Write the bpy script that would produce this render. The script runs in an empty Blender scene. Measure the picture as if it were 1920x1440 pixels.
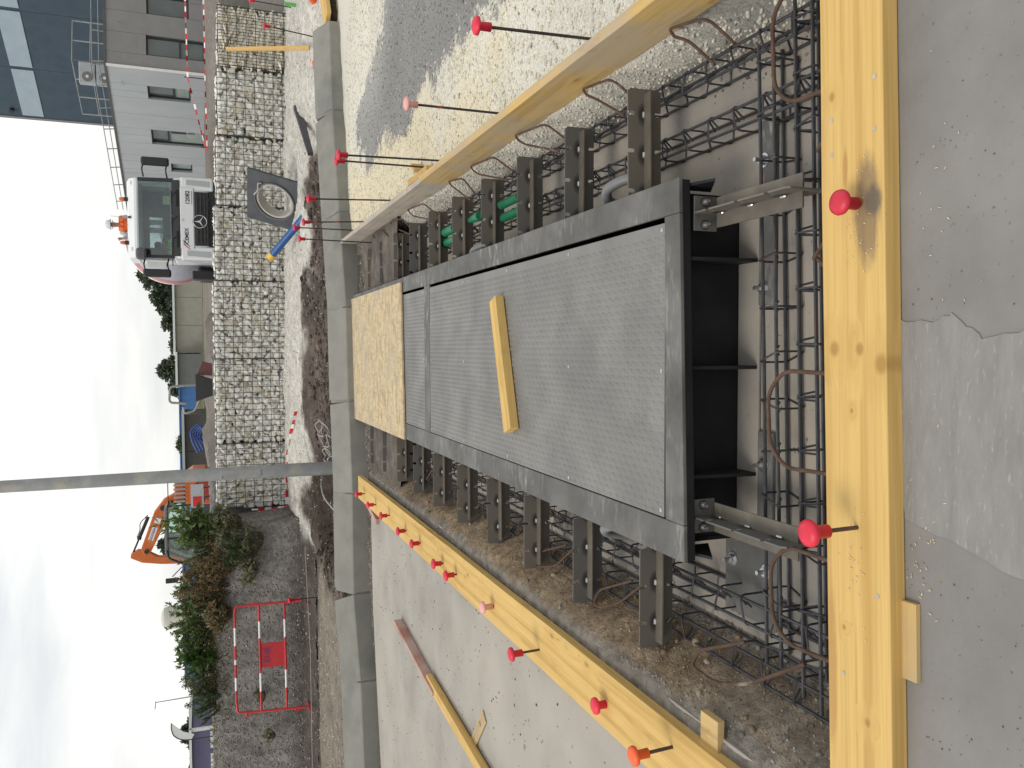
import bpy, bmesh, math, random
import numpy as np
from mathutils import Vector, Matrix, noise as mnoise

random.seed(11)
rng = np.random.default_rng(11)
sc = bpy.context.scene
C = sc.collection
PI = math.pi
R = math.radians

# ------------------------------------------------------------------ camera
# phone held on its side: the picture's left is up
def cam_axes(pitch, roll, yaw):
    p, r, y = R(pitch), R(roll), R(yaw)
    F = Vector((-math.sin(y) * math.cos(p), math.cos(y) * math.cos(p), -math.sin(p)))
    Rr = Vector((math.cos(y), math.sin(y), 0))
    U = Rr.cross(F)
    R2 = Rr * math.cos(r) + U * math.sin(r)
    return F, R2, -(R2.cross(F))
F, RT, DN = cam_axes(20.7, -1.15, 2.7)
cd = bpy.data.cameras.new('camera')
cam = bpy.data.objects.new('camera', cd)
C.objects.link(cam)
M = Matrix.Identity(4)
for i in range(3):
    M[i][0], M[i][1], M[i][2] = DN[i], RT[i], -F[i]
M[2][3] = 1.6
cam.matrix_world = M
cd.sensor_width = 36
cd.lens = 1520 / 1920 * 36
cd.clip_start = 0.05
cd.clip_end = 2000
sc.camera = cam

# ------------------------------------------------------------------ sky, sun, exposure
SUN = Vector((-0.45, -0.28, 0.95)).normalized()
w = bpy.data.worlds.new('World')
sc.world = w
w.use_nodes = True
nt = w.node_tree
nt.nodes.clear()
def wn(t, **k):
    n = nt.nodes.new(t)
    for a, b in k.items():
        setattr(n, a, b)
    return n
sky = wn('ShaderNodeTexSky', sky_type='NISHITA', sun_disc=False)
sky.sun_elevation = math.asin(SUN.z)
sky.sun_rotation = math.atan2(SUN.x, SUN.y)
tc = wn('ShaderNodeTexCoord')
mp = wn('ShaderNodeMapping')
mp.inputs['Scale'].default_value = (1.3, 1.3, 6.0)
nz = wn('ShaderNodeTexNoise')
nz.inputs['Scale'].default_value = 1.7
nz.inputs['Detail'].default_value = 7
nz.inputs['Roughness'].default_value = 0.55
rp = wn('ShaderNodeValToRGB')
rp.color_ramp.elements[0].position = 0.36
rp.color_ramp.elements[0].color = (0.86, 0.86, 0.86, 1)
rp.color_ramp.elements[1].position = 0.6
rp.color_ramp.elements[1].color = (1, 1, 1, 1)
rc = wn('ShaderNodeValToRGB')
rc.color_ramp.elements[0].position = 0.36
rc.color_ramp.elements[0].color = (8.1, 8.35, 8.65, 1)
rc.color_ramp.elements[1].position = 0.56
rc.color_ramp.elements[1].color = (10.0, 10.1, 10.0, 1)
sp_ = wn('ShaderNodeSeparateXYZ')
rh = wn('ShaderNodeValToRGB')
rh.color_ramp.elements[0].position = 0.0
rh.color_ramp.elements[0].color = (1.05, 1.025, .98, 1)
rh.color_ramp.elements[1].position = 0.42
rh.color_ramp.elements[1].color = (.98, 1., 1.015, 1)
mh = wn('ShaderNodeMix', data_type='RGBA', blend_type='MULTIPLY')
mh.inputs['Factor'].default_value = 1
mx = wn('ShaderNodeMix', data_type='RGBA')
bg = wn('ShaderNodeBackground')
bg.inputs['Strength'].default_value = 0.1
wo = wn('ShaderNodeOutputWorld')
L = nt.links.new
L(tc.outputs['Generated'], mp.inputs['Vector'])
L(mp.outputs[0], nz.inputs['Vector'])
L(nz.outputs['Fac'], rp.inputs[0])
L(nz.outputs['Fac'], rc.inputs[0])
L(rp.outputs[0], mx.inputs['Factor'])
L(sky.outputs[0], mx.inputs['A'])
L(tc.outputs['Generated'], sp_.inputs[0])
L(sp_.outputs['Z'], rh.inputs[0])
L(rc.outputs[0], mh.inputs['A'])
L(rh.outputs[0], mh.inputs['B'])
L(mh.outputs['Result'], mx.inputs['B'])
L(mx.outputs['Result'], bg.inputs['Color'])
L(bg.outputs[0], wo.inputs[0])

sd = bpy.data.lights.new('sun', 'SUN')
sd.energy = 1.5
sd.angle = R(24)
sd.color = (1, 0.94, 0.85)
so = bpy.data.objects.new('sun', sd)
C.objects.link(so)
so.rotation_euler = (-SUN).to_track_quat('-Z', 'Y').to_euler()
so.location = (-8, -5, 20)

vs = sc.view_settings
vs.view_transform = 'Standard'
vs.look = 'None'
vs.exposure = 0.08
vs.gamma = 1.0
vs.use_curve_mapping = False

# ------------------------------------------------------------------ materials
MATS = {}
class NT:
    def __init__(s, name):
        s.m = bpy.data.materials.new(name)
        s.m.use_nodes = True
        s.t = s.m.node_tree
        s.b = s.t.nodes['Principled BSDF']
    def n(s, typ, ins=None, **at):
        k = s.t.nodes.new(typ)
        for a, b in at.items():
            setattr(k, a, b)
        for a, b in (ins or {}).items():
            s.put(k.inputs[a], b)
        return k
    def put(s, sock, v):
        if isinstance(v, bpy.types.NodeSocket):
            s.t.links.new(v, sock)
        else:
            sock.default_value = v
    def noise(s, vec, scale, detail=6, rough=.55, dist=0.):
        return s.n('ShaderNodeTexNoise', {'Vector': vec, 'Scale': scale, 'Detail': detail, 'Roughness': rough, 'Distortion': dist}).outputs['Fac']
    def ramp(s, fac, stops):
        r = s.n('ShaderNodeValToRGB', {0: fac})
        e = r.color_ramp.elements
        while len(e) < len(stops):
            e.new(.5)
        for q, (p, c) in zip(e, stops):
            q.position = p
            q.color = c4(c)
        return r.outputs[0]
    def mix(s, f, a, b, mode='MIX'):
        x = s.n('ShaderNodeMix', {'Factor': f}, data_type='RGBA', blend_type=mode)
        s.put(x.inputs['A'], a); s.put(x.inputs['B'], b)
        return x.outputs['Result']
    def math(s, op, a, b=0., c=0.):
        x = s.n('ShaderNodeMath', operation=op)
        s.put(x.inputs[0], a); s.put(x.inputs[1], b); s.put(x.inputs[2], c)
        return x.outputs[0]
    def bump(s, h, strength, dist):
        return s.n('ShaderNodeBump', {'Height': h, 'Strength': strength, 'Distance': dist}).outputs[0]
def c4(c):
    if isinstance(c, (int, float)):
        c = (c, c, c)
    return (c[0], c[1], c[2], 1)

def surf(name, c1, c2=None, scale=6., rough=.8, metal=0., bump=.2, bscale=60., bdist=.004, c3=None, s3=1.2, r3=(.52, .68),
         spot=None, stretch=(1, 1, 1), objvar=0., attr=False, spec=.4, detail=6, coord='Object', sheen=0):
    if name in MATS:
        return MATS[name]
    t = NT(name)
    tc = t.n('ShaderNodeTexCoord').outputs[coord]
    vec = t.n('ShaderNodeMapping', {'Vector': tc, 'Scale': stretch}).outputs[0]
    nzf = t.noise(vec, scale, detail)
    if c2 is None:
        c2 = tuple(x * .8 for x in c4(c1)[:3])
    col = t.ramp(nzf, [(.3, c2), (.7, c1)])
    if attr:
        at = t.n('ShaderNodeAttribute', attribute_name='Col').outputs['Color']
        col = t.mix(1., at, t.ramp(nzf, [(.3, c2), (.7, c1)]), 'MULTIPLY')
    if c3 is not None:
        f = t.ramp(t.noise(vec, s3, 5), [(r3[0], (0, 0, 0)), (r3[1], (1, 1, 1))])
        col = t.mix(f, col, c4(c3))
    if spot is not None:
        sc_, ss, th = spot
        f = t.ramp(t.noise(vec, ss, 3), [(th, (0, 0, 0)), (th + .05, (1, 1, 1))])
        col = t.mix(f, col, c4(sc_))
    if objvar:
        rnd = t.n('ShaderNodeObjectInfo').outputs['Random']
        v = t.math('MULTIPLY_ADD', rnd, objvar * 2, 1 - objvar)
        h = t.n('ShaderNodeHueSaturation', {'Color': col, 'Value': v})
        col = h.outputs[0]
    t.put(t.b.inputs['Base Color'], col)
    t.put(t.b.inputs['Roughness'], t.math('MULTIPLY_ADD', nzf, -.25, rough + .12))
    t.b.inputs['Metallic'].default_value = metal
    t.b.inputs['Specular IOR Level'].default_value = spec
    if bump:
        hb = t.noise(vec, bscale, 8, .6)
        t.put(t.b.inputs['Normal'], t.bump(hb, bump, bdist))
    MATS[name] = t.m
    return t.m

def wood(name, ca, cb, knot=(.23, .11, .03), dirt=0., kn=1., grey=None, knots=(), stains=()):
    if name in MATS:
        return MATS[name]
    t = NT(name)
    tc = t.n('ShaderNodeTexCoord').outputs['Object']
    rnd = t.n('ShaderNodeObjectInfo').outputs['Random']
    off = t.n('ShaderNodeCombineXYZ', {0: t.math('MULTIPLY', rnd, 37.), 1: t.math('MULTIPLY', rnd, 11.), 2: 0.}).outputs[0]
    vec = t.n('ShaderNodeVectorMath', {0: tc, 1: off}, operation='ADD').outputs[0]
    kv = t.n('ShaderNodeMapping', {'Vector': vec, 'Scale': (3.2 * kn, 6., 6.)}).outputs[0]
    vor = t.n('ShaderNodeTexVoronoi', {'Vector': kv, 'Scale': 1., 'Randomness': 1.}, feature='F1').outputs['Distance']
    def ell(cx, cy, rx, ry):
        m_ = t.n('ShaderNodeMapping', {'Vector': tc, 'Location': (-cx / rx, -cy / ry, 0), 'Scale': (1 / rx, 1 / ry, 0)}).outputs[0]
        return t.n('ShaderNodeVectorMath', {0: m_}, operation='LENGTH').outputs['Value']
    if knots:
        vor = t.math('ADD', 9., 0.)
        for (kx, ky, kr) in knots:
            vor = t.math('MINIMUM', vor, t.math('MULTIPLY', ell(kx, ky, kr * 1.25, kr), .10))
    kf = t.ramp(vor, [(.045, (1, 1, 1)), (.10, (0, 0, 0))])
    halo = t.ramp(vor, [(.1, (1, 1, 1)), (.42, (0, 0, 0))])
    gv = t.n('ShaderNodeMapping', {'Vector': vec, 'Scale': (.55, 26., 26.)}).outputs[0]
    g1 = t.noise(gv, 1., 3, .5, t.math('MULTIPLY', halo, 1.6))
    gv2 = t.n('ShaderNodeMapping', {'Vector': vec, 'Scale': (3., 150., 150.)}).outputs[0]
    g2 = t.noise(gv2, 1., 3)
    col = t.ramp(g1, [(.32, cb), (.5, ca), (.66, tuple(x * 1.06 for x in ca)), (.75, cb)])
    col = t.mix(t.math('MULTIPLY', t.ramp(g2, [(.35, (1, 1, 1)), (.6, (0, 0, 0))]), .22), col, c4(tuple(x * .6 for x in cb)))
    col = t.mix(t.math('MULTIPLY', halo, .35), col, c4(cb))
    col = t.mix(t.math('MULTIPLY', kf, .6), col, c4(knot))
    big = t.noise(vec, 2.2, 5)
    if grey:
        col = t.mix(t.ramp(big, [(.42, (0, 0, 0)), (.62, (.75, .75, .75))]), col, c4(grey))
    if dirt:
        d = t.ramp(t.noise(t.n('ShaderNodeMapping', {'Vector': vec, 'Scale': (3., 9., 9.)}).outputs[0], 1.5, 8, .7), [(.56, (0, 0, 0)), (.72, (dirt, dirt, dirt))])
        col = t.mix(d, col, c4((.16, .11, .06)))
    for (cx, cy, rx, ry, cc, am) in stains:
        e = t.ramp(ell(cx, cy, rx, ry), [(.25, (1, 1, 1)), (1., (0, 0, 0))])
        nn = t.noise(t.n('ShaderNodeMapping', {'Vector': tc, 'Scale': (12, 55, 55)}).outputs[0], 1., 7, .7)
        f = t.ramp(t.math('MULTIPLY', e, t.math('ADD', nn, .28)), [(.34, (0, 0, 0)), (.62, (am, am, am))])
        col = t.mix(f, col, c4(cc))
    t.put(t.b.inputs['Base Color'], col)
    t.b.inputs['Roughness'].default_value = .72
    t.b.inputs['Specular IOR Level'].default_value = .3
    t.put(t.b.inputs['Normal'], t.bump(t.math('ADD', t.math('MULTIPLY', g2, .6), g1), .25, .002))
    MATS[name] = t.m
    return t.m

def flat(name, c, rough=.5, metal=0., spec=.5, var=.08):
    return surf(name, c, tuple(x * (1 - 2 * var) for x in c4(c)[:3]), 9., rough, metal, .05, 120., .002, spec=spec)

def glass_mat(name, tint, refl=.5):
    if name in MATS:
        return MATS[name]
    t = NT(name)
    tr = t.n('ShaderNodeBsdfTransparent', {'Color': c4(tint)})
    gl = t.n('ShaderNodeBsdfGlossy', {'Color': c4(.9), 'Roughness': .03})
    fr = t.n('ShaderNodeFresnel', {'IOR': 1.5})
    mixs = t.n('ShaderNodeMixShader', {0: t.math('MULTIPLY_ADD', fr.outputs[0], refl, .04)})
    t.t.links.new(tr.outputs[0], mixs.inputs[1])
    t.t.links.new(gl.outputs[0], mixs.inputs[2])
    t.t.links.new(mixs.outputs[0], t.t.nodes['Material Output'].inputs[0])
    MATS[name] = t.m
    return t.m

# ------------------------------------------------------------------ mesh helpers
def frame_from(d):
    d = Vector(d).normalized()
    up = Vector((0, 0, 1)) if abs(d.z) < .9 else Vector((1, 0, 0))
    a = d.cross(up).normalized()
    return a, a.cross(d).normalized(), d

class MB:
    def __init__(s):
        s.v, s.f, s.mi = [], [], []
    def add(s, vs, fs, mi=0):
        o = len(s.v)
        s.v += [tuple(p) for p in vs]
        s.f += [tuple(i + o for i in q) for q in fs]
        s.mi += [mi] * len(fs)
        return s
    def hexa(s, p, mi=0):   # bottom 0-3 ccw, top 4-7
        return s.add(p, [(3, 2, 1, 0), (4, 5, 6, 7), (0, 1, 5, 4), (1, 2, 6, 5), (2, 3, 7, 6), (3, 0, 4, 7)], mi)
    def b(s, x0, x1, y0, y1, z0, z1, mi=0):
        return s.hexa([(x0, y0, z0), (x1, y0, z0), (x1, y1, z0), (x0, y1, z0), (x0, y0, z1), (x1, y0, z1), (x1, y1, z1), (x0, y1, z1)], mi)
    def bar(s, p, q, r, n=8, r2=None, mi=0):
        return s.tube([p, q], r, n, r2=r2, mi=mi)
    def beam(s, p, q, wd, h, mi=0):
        p, q = Vector(p), Vector(q)
        a, u, d = frame_from(q - p)
        a, u = a * wd / 2, u * h / 2
        return s.hexa([p - a - u, p + a - u, q + a - u, q - a - u, p - a + u, p + a + u, q + a + u, q - a + u], mi)
    def tube(s, pts, r, n=8, closed=False, r2=None, mi=0):
        pts = [Vector(p) for p in pts]
        m = len(pts)
        vs, fs = [], []
        up = None
        for i, p in enumerate(pts):
            if closed:
                d = pts[(i + 1) % m] - pts[i - 1]
            else:
                d = pts[min(i + 1, m - 1)] - pts[max(i - 1, 0)]
            d.normalize()
            if up is None:
                a, u, _ = frame_from(d)
            else:
                a = (up - d * up.dot(d))
                if a.length < 1e-5:
                    a, u, _ = frame_from(d)
                a.normalize(); u = a.cross(d)
            up = a
            rr = r if r2 is None else r + (r2 - r) * i / max(1, m - 1)
            for k in range(n):
                t = 2 * PI * k / n
                vs.append(p + a * (rr * math.cos(t)) + u * (rr * math.sin(t)))
        seg = m if closed else m - 1
        for i in range(seg):
            j = (i + 1) % m
            for k in range(n):
                k2 = (k + 1) % n
                fs.append((i * n + k, i * n + k2, j * n + k2, j * n + k))
        if not closed:
            fs.append(tuple(range(n - 1, -1, -1)))
            fs.append(tuple((m - 1) * n + k for k in range(n)))
        return s.add(vs, fs, mi)
    def lathe(s, prof, o=(0, 0, 0), ax=(0, 0, 1), n=20, mi=0):
        o = Vector(o)
        a, u, d = frame_from(ax)
        vs, fs = [], []
        for r, h in prof:
            for k in range(n):
                t = 2 * PI * k / n
                vs.append(o + d * h + a * (r * math.cos(t)) + u * (r * math.sin(t)))
        for i in range(len(prof) - 1):
            for k in range(n):
                k2 = (k + 1) % n
                fs.append((i * n + k, i * n + k2, (i + 1) * n + k2, (i + 1) * n + k))
        fs.append(tuple(range(n - 1, -1, -1)))
        fs.append(tuple((len(prof) - 1) * n + k for k in range(n)))
        return s.add(vs, fs, mi)
    def prism(s, poly, fn, h0, h1, mi=0):
        n = len(poly)
        vs = [fn(a, b_, h0) for a, b_ in poly] + [fn(a, b_, h1) for a, b_ in poly]
        fs = [tuple(range(n - 1, -1, -1)), tuple(range(n, 2 * n))] + [(i, (i + 1) % n, n + (i + 1) % n, n + i) for i in range(n)]
        return s.add(vs, fs, mi)
    def mesh(s, name):
        me = bpy.data.meshes.new(name)
        me.from_pydata(s.v, [], s.f)
        return me
    def build(s, name, mat, parent=None, smooth=False, bevel=0., fixn=True):
        me = s.mesh(name)
        if fixn:
            bm = bmesh.new(); bm.from_mesh(me)
            bmesh.ops.recalc_face_normals(bm, faces=bm.faces)
            bm.to_mesh(me); bm.free()
        for m_ in (mat if isinstance(mat, (list, tuple)) else [mat]):
            me.materials.append(m_)
        if isinstance(mat, (list, tuple)):
            me.polygons.foreach_set('material_index', s.mi)
        return link(name, me, parent, smooth, bevel)

def link(name, me, parent=None, smooth=False, bevel=0.):
    o = bpy.data.objects.new(name, me)
    C.objects.link(o)
    if smooth:
        me.polygons.foreach_set('use_smooth', [True] * len(me.polygons))
        try:
            me.set_sharp_from_angle(angle=R(40))
        except Exception:
            pass
    if bevel:
        m_ = o.modifiers.new('bevel', 'BEVEL')
        m_.width = bevel; m_.segments = 2; m_.limit_method = 'ANGLE'; m_.angle_limit = R(40)
    if parent is not None:
        o.parent = parent
        if parent.type == 'EMPTY':
            o.matrix_parent_inverse = Matrix.LocRotScale(parent.location, parent.rotation_euler, parent.scale).inverted()
    return o

def tag(o, label=None, cat=None, group=None, kind=None):
    if label: o['label'] = label
    if cat: o['category'] = cat
    if group: o['group'] = group
    if kind: o['kind'] = kind
    return o

def thing(name, label, cat, loc=(0, 0, 0), group=None):
    o = bpy.data.objects.new(name, None)
    o.empty_display_size = .1
    C.objects.link(o)
    o.location = loc
    return tag(o, label, cat, group)

def copy_tree(o, parent=None):
    c = o.copy()
    C.objects.link(c)
    if parent is not None:
        c.parent = parent
    for ch in list(KIDS.get(o.name, o.children)):
        copy_tree(ch, c)
    return c
KIDS = {}

def arc_round(pts, rad, n=5, closed=False):
    """polyline with rounded corners"""
    pts = [Vector(p) for p in pts]
    m = len(pts)
    out = []
    for i, p in enumerate(pts):
        if not closed and i in (0, m - 1):
            out.append(p); continue
        a, b_ = pts[i - 1], pts[(i + 1) % m]
        da, db = (a - p), (b_ - p)
        k = min(rad, da.length * .45, db.length * .45)
        s_, e_ = p + da.normalized() * k, p + db.normalized() * k
        for j in range(n + 1):
            t = j / n
            out.append(s_ * (1 - t) ** 2 + p * 2 * t * (1 - t) + e_ * t * t)
    return out

def vnoise(X, Y, seed=0):
    g = np.random.default_rng(seed).random((64, 64))
    xi, yi = np.floor(X).astype(int), np.floor(Y).astype(int)
    fx, fy = X - xi, Y - yi
    fx, fy = fx * fx * (3 - 2 * fx), fy * fy * (3 - 2 * fy)
    a = g[xi % 64, yi % 64]; b_ = g[(xi + 1) % 64, yi % 64]
    c = g[xi % 64, (yi + 1) % 64]; d = g[(xi + 1) % 64, (yi + 1) % 64]
    return (a * (1 - fx) + b_ * fx) * (1 - fy) + (c * (1 - fx) + d * fx) * fy
def fbm(X, Y, s, seed=0, oct=4):
    o = 0; a = .5; t = 0
    for k in range(oct):
        o = o + a * vnoise(X * s + 17.3 * k, Y * s + 5.1 * k, seed + k); t += a
        a *= .5; s *= 2.03
    return o / t - .5
def sst(a, b_, x):
    t = np.clip((x - a) / (b_ - a), 0, 1)
    return t * t * (3 - 2 * t)

def hfield(name, xs, ys, zf, mat, colf=None, kind='structure', parent=None, smooth=True):
    xs, ys = np.asarray(xs, float), np.asarray(ys, float)
    X, Y = np.meshgrid(xs, ys)
    Z = zf(X, Y)
    nx, ny = len(xs), len(ys)
    v = np.stack([X, Y, Z], -1).reshape(-1, 3)
    i = np.arange(nx * ny).reshape(ny, nx)
    f = np.stack([i[:-1, :-1], i[:-1, 1:], i[1:, 1:], i[1:, :-1]], -1).reshape(-1, 4)
    me = bigmesh(name, v, f)
    if colf is not None:
        setcol(me, colf(X, Y, Z).reshape(-1, 3))
    me.materials.append(mat)
    o = link(name, me, parent)
    if smooth:
        me.polygons.foreach_set('use_smooth', [True] * len(me.polygons))
    if kind: o['kind'] = kind
    return o

def bigmesh(name, v, f):
    me = bpy.data.meshes.new(name)
    n, k = f.shape
    me.vertices.add(len(v)); me.vertices.foreach_set('co', np.ascontiguousarray(v, np.float32).ravel())
    me.loops.add(n * k); me.loops.foreach_set('vertex_index', f.astype(np.int32).ravel())
    me.polygons.add(n)
    me.polygons.foreach_set('loop_start', np.arange(0, n * k, k, dtype=np.int32))
    me.update(calc_edges=True)
    me.validate()
    return me
def setcol(me, c):
    a = me.color_attributes.new('Col', 'FLOAT_COLOR', 'POINT')
    c = np.concatenate([c, np.ones((len(c), 1))], 1).astype(np.float32)
    a.data.foreach_set('color', c.ravel())

_t = (1 + 5 ** .5) / 2
ICO = np.array([(-1, _t, 0), (1, _t, 0), (-1, -_t, 0), (1, -_t, 0), (0, -1, _t), (0, 1, _t), (0, -1, -_t), (0, 1, -_t), (_t, 0, -1), (_t, 0, 1), (-_t, 0, -1), (-_t, 0, 1)], float)
ICO /= np.linalg.norm(ICO[0])
ICOF = np.array([(0, 11, 5), (0, 5, 1), (0, 1, 7), (0, 7, 10), (0, 10, 11), (1, 5, 9), (5, 11, 4), (11, 10, 2), (10, 7, 6), (7, 1, 8), (3, 9, 4), (3, 4, 2), (3, 2, 6), (3, 6, 8), (3, 8, 9), (4, 9, 5), (2, 4, 11), (6, 2, 10), (8, 6, 7), (9, 8, 1)])
def rotmats(n):
    q = rng.normal(size=(n, 4)); q /= np.linalg.norm(q, axis=1)[:, None]
    a, b_, c, d = q.T
    return np.stack([1 - 2 * (c * c + d * d), 2 * (b_ * c - a * d), 2 * (b_ * d + a * c), 2 * (b_ * c + a * d), 1 - 2 * (b_ * b_ + d * d), 2 * (c * d - a * b_), 2 * (b_ * d - a * c), 2 * (c * d + a * b_), 1 - 2 * (b_ * b_ + c * c)], -1).reshape(n, 3, 3)
def pebbles(name, pts, sizes, cols, mat, parent=None, flatz=.7, tagit=True):
    n = len(pts)
    base = ICO[None] * (1 + rng.uniform(-.28, .28, (n, 12, 1)))
    base = base * rng.uniform(.6, 1.25, (n, 1, 3))
    v = np.einsum('nij,nkj->nki', rotmats(n), base)
    v[:, :, 2] *= flatz
    v = v * np.asarray(sizes).reshape(n, 1, 1) + np.asarray(pts).reshape(n, 1, 3)
    f = (ICOF[None] + (np.arange(n) * 12)[:, None, None]).reshape(-1, 3)
    me = bigmesh(name, v.reshape(-1, 3), f)
    setcol(me, np.repeat(np.asarray(cols), 12, axis=0))
    me.materials.append(mat)
    o = link(name, me, parent)
    o['kind'] = 'stuff'
    return o
def cvar(n, c, var=.15, tint=.04):
    c = np.asarray(c, float)
    return np.clip(c[None] * rng.uniform(1 - var, 1 + var, (n, 1)) + rng.uniform(-tint, tint, (n, 3)) * c[None].mean(), .005, .95)
def pick(n, cols, p=None):
    cols = np.asarray(cols, float)
    k = rng.choice(len(cols), n, p=p)
    return np.clip(cols[k] * rng.uniform(.85, 1.12, (n, 1)), .005, .95)

def text_mesh(s, size, M4, name, mat, parent, ext=.002, align='CENTER', bold=0.):
    cu = bpy.data.curves.new('text', 'FONT')
    cu.body = s; cu.size = size; cu.extrude = ext; cu.align_x = align; cu.align_y = 'CENTER'; cu.offset = bold
    cu.resolution_u = 3
    o = bpy.data.objects.new('text', cu)
    C.objects.link(o)
    dg = bpy.context.evaluated_depsgraph_get()
    me = bpy.data.meshes.new_from_object(o.evaluated_get(dg))
    bpy.data.objects.remove(o)
    bpy.data.curves.remove(cu)
    me.transform(M4)
    me.materials.clear()
    me.materials.append(mat)
    return link(name, me, parent)
def facing(loc, right, up):
    r, u = Vector(right).normalized(), Vector(up).normalized()
    n = r.cross(u)
    M4 = Matrix.Identity(4)
    for i in range(3):
        M4[i][0], M4[i][1], M4[i][2], M4[i][3] = r[i], u[i], n[i], loc[i]
    return M4

def plank(name, p, q, width, thick, mat, label=None, cat=None, parent=None, group=None, roll=0., bevel=.003, waves=0.):
    """a board running from p to q (centre of its underside)"""
    p, q = Vector(p), Vector(q)
    ln = (q - p).length
    n = 12
    vs = []
    mb = MB()
    rr = random.Random(hash(name) % 1000 + int(ln * 977))
    for i in range(n + 1):
        x = -ln / 2 + ln * i / n
        e = waves * rr.uniform(-1, 1); f_ = waves * rr.uniform(-1, 1); g = waves * rr.uniform(-.7, .7)
        vs += [(x, -width / 2 + e, 0), (x, width / 2 + f_, 0), (x, width / 2 + f_, thick + g), (x, -width / 2 + e, thick + g)]
    fs = []
    for i in range(n):
        a, b_ = i * 4, i * 4 + 4
        for k in range(4):
            fs.append((a + k, a + (k + 1) % 4, b_ + (k + 1) % 4, b_ + k))
    fs += [(3, 2, 1, 0), tuple(n * 4 + k for k in range(4))]
    mb.add(vs, fs)
    o = mb.build(name, mat, None, bevel=bevel)
    d = (q - p).normalized()
    side = Vector((0, 0, 1)).cross(d).normalized()
    upv = d.cross(side)
    M4 = Matrix.Identity(4)
    c = (p + q) / 2
    for i in range(3):
        M4[i][0], M4[i][1], M4[i][2], M4[i][3] = d[i], side[i], upv[i], c[i]
    M4 = M4 @ Matrix.Rotation(roll, 4, 'X')
    if parent is not None:
        o.parent = parent
        if parent.type == 'EMPTY':
            o.matrix_parent_inverse = Matrix.Translation(-parent.location)
        else:
            o.matrix_parent_inverse = parent.matrix_basis.inverted()
    o.matrix_basis = M4
    if label:
        tag(o, label, cat, group)
    return o

def inst(name, me, parent=None, loc=(0, 0, 0), rot=(0, 0, 0), scale=(1, 1, 1)):
    """another object on shared mesh data, placed in world space"""
    o = bpy.data.objects.new(name, me)
    C.objects.link(o)
    o.location = loc; o.rotation_euler = rot; o.scale = scale
    if parent is not None:
        o.parent = parent
        if parent.type == 'EMPTY':
            o.matrix_parent_inverse = Matrix.LocRotScale(parent.location, parent.rotation_euler, parent.scale).inverted()
    return o

# ------------------------------------------------------------------ palette
M_conc = surf('slab_concrete', (.25, .236, .22), (.2, .188, .174), 3.4, .88, bump=.35, bscale=38, bdist=.006, c3=(.165, .155, .143), s3=2.1, r3=(.45, .78), spot=((.13, .12, .108), 34, .72), spec=.25)
M_apron = surf('dusty_concrete', (.36, .335, .295), (.275, .253, .222), 2.3, .9, bump=.4, bscale=30, bdist=.006, c3=(.40, .355, .305), s3=.8, r3=(.45, .7), spot=((.19, .165, .14), 13, .68), spec=.2)
M_patch = surf('trowelled_mortar', (.258, .245, .23), (.205, .194, .181), 7, .85, bump=.5, bscale=26, bdist=.005, c3=(.31, .295, .275), s3=30, stretch=(1, 4, 1), r3=(.6, .72), spec=.25)
M_floor = surf('trench_concrete', (.30, .272, .238), (.215, .198, .178), 3., .9, bump=.4, bscale=45, bdist=.006, c3=(.36, .31, .25), s3=.9, r3=(.45, .65), spot=((.11, .1, .095), 30, .69), spec=.2)
M_kerb = surf('kerb_concrete', (.235, .228, .198), (.19, .184, .162), 5, .85, bump=.15, bscale=90, bdist=.002, c3=(.15, .15, .138), s3=1.6, objvar=.06, spec=.25)
M_ground = surf('loose_ground', (1, 1, 1), (.62, .6, .58), 9, .95, bump=.9, bscale=22, bdist=.03, attr=True, spec=.1, detail=9)
M_fine = surf('fine_gravel', (1.12, 1.12, 1.11), (.62, .61, .59), 85, .95, bump=.9, bscale=80, bdist=.012, attr=True, spec=.1, detail=5)
M_peb = surf('pebble_stone', (1, 1, 1), (.75, .74, .72), 40, .9, bump=.3, bscale=120, attr=True, spec=.2)
M_soil = surf('soil_clods', (1, 1, 1), (.55, .53, .5), 14, .97, bump=1., bscale=34, bdist=.03, attr=True, spec=.1, detail=9)
M_ply = wood('pine_yellow', (.60, .395, .135), (.48, .295, .085), dirt=.25)
M_near = wood('pine_near_plank', (.60, .395, .135), (.49, .30, .09), knot=(.27, .13, .03), knots=[(-.002, .067, .021), (-.006, -.021, .017), (-.045, -.09, .026), (.657, .064, .013), (-.163, .009, .007), (-.729, .046, .008), (-.95, -.03, .012), (1.0, .02, .012)],
              stains=[(.34, -.05, .24, .075, (.15, .11, .075), .7), (.46, .02, .09, .016, (.36, .17, .05), .6), (.36, -.07, .07, .05, (.10, .09, .08), .75), (-.85, .09, .4, .03, (.38, .19, .06), .6)])
M_ply2 = wood('pine_dirty', (.56, .38, .15), (.42, .26, .09), dirt=.55, grey=(.36, .29, .2))
M_plyR = wood('pine_shuttering', (.55, .37, .14), (.43, .27, .085), dirt=.35, grey=(.40, .33, .24))
M_plyG = wood('pine_weathered', (.46, .39, .31), (.37, .31, .24), dirt=.3, grey=(.33, .30, .27))
M_lath = wood('pine_lath', (.52, .33, .12), (.42, .25, .08), dirt=.2)
M_redwood = wood('red_painted_board', (.42, .20, .16), (.33, .14, .11), dirt=.3, grey=(.50, .38, .32))
M_cap = surf('red_plastic_cap', (.66, .02, .05), (.5, .012, .035), 30, .45, bump=.05, objvar=.16, spec=.5)
M_capo = surf('orange_plastic_cap', (.85, .13, .03), (.7, .09, .02), 30, .45, bump=.05, spec=.5)
M_capp = surf('faded_pink_cap', (.72, .32, .30), (.68, .38, .34), 12, .6, bump=.05, spec=.4)
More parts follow.
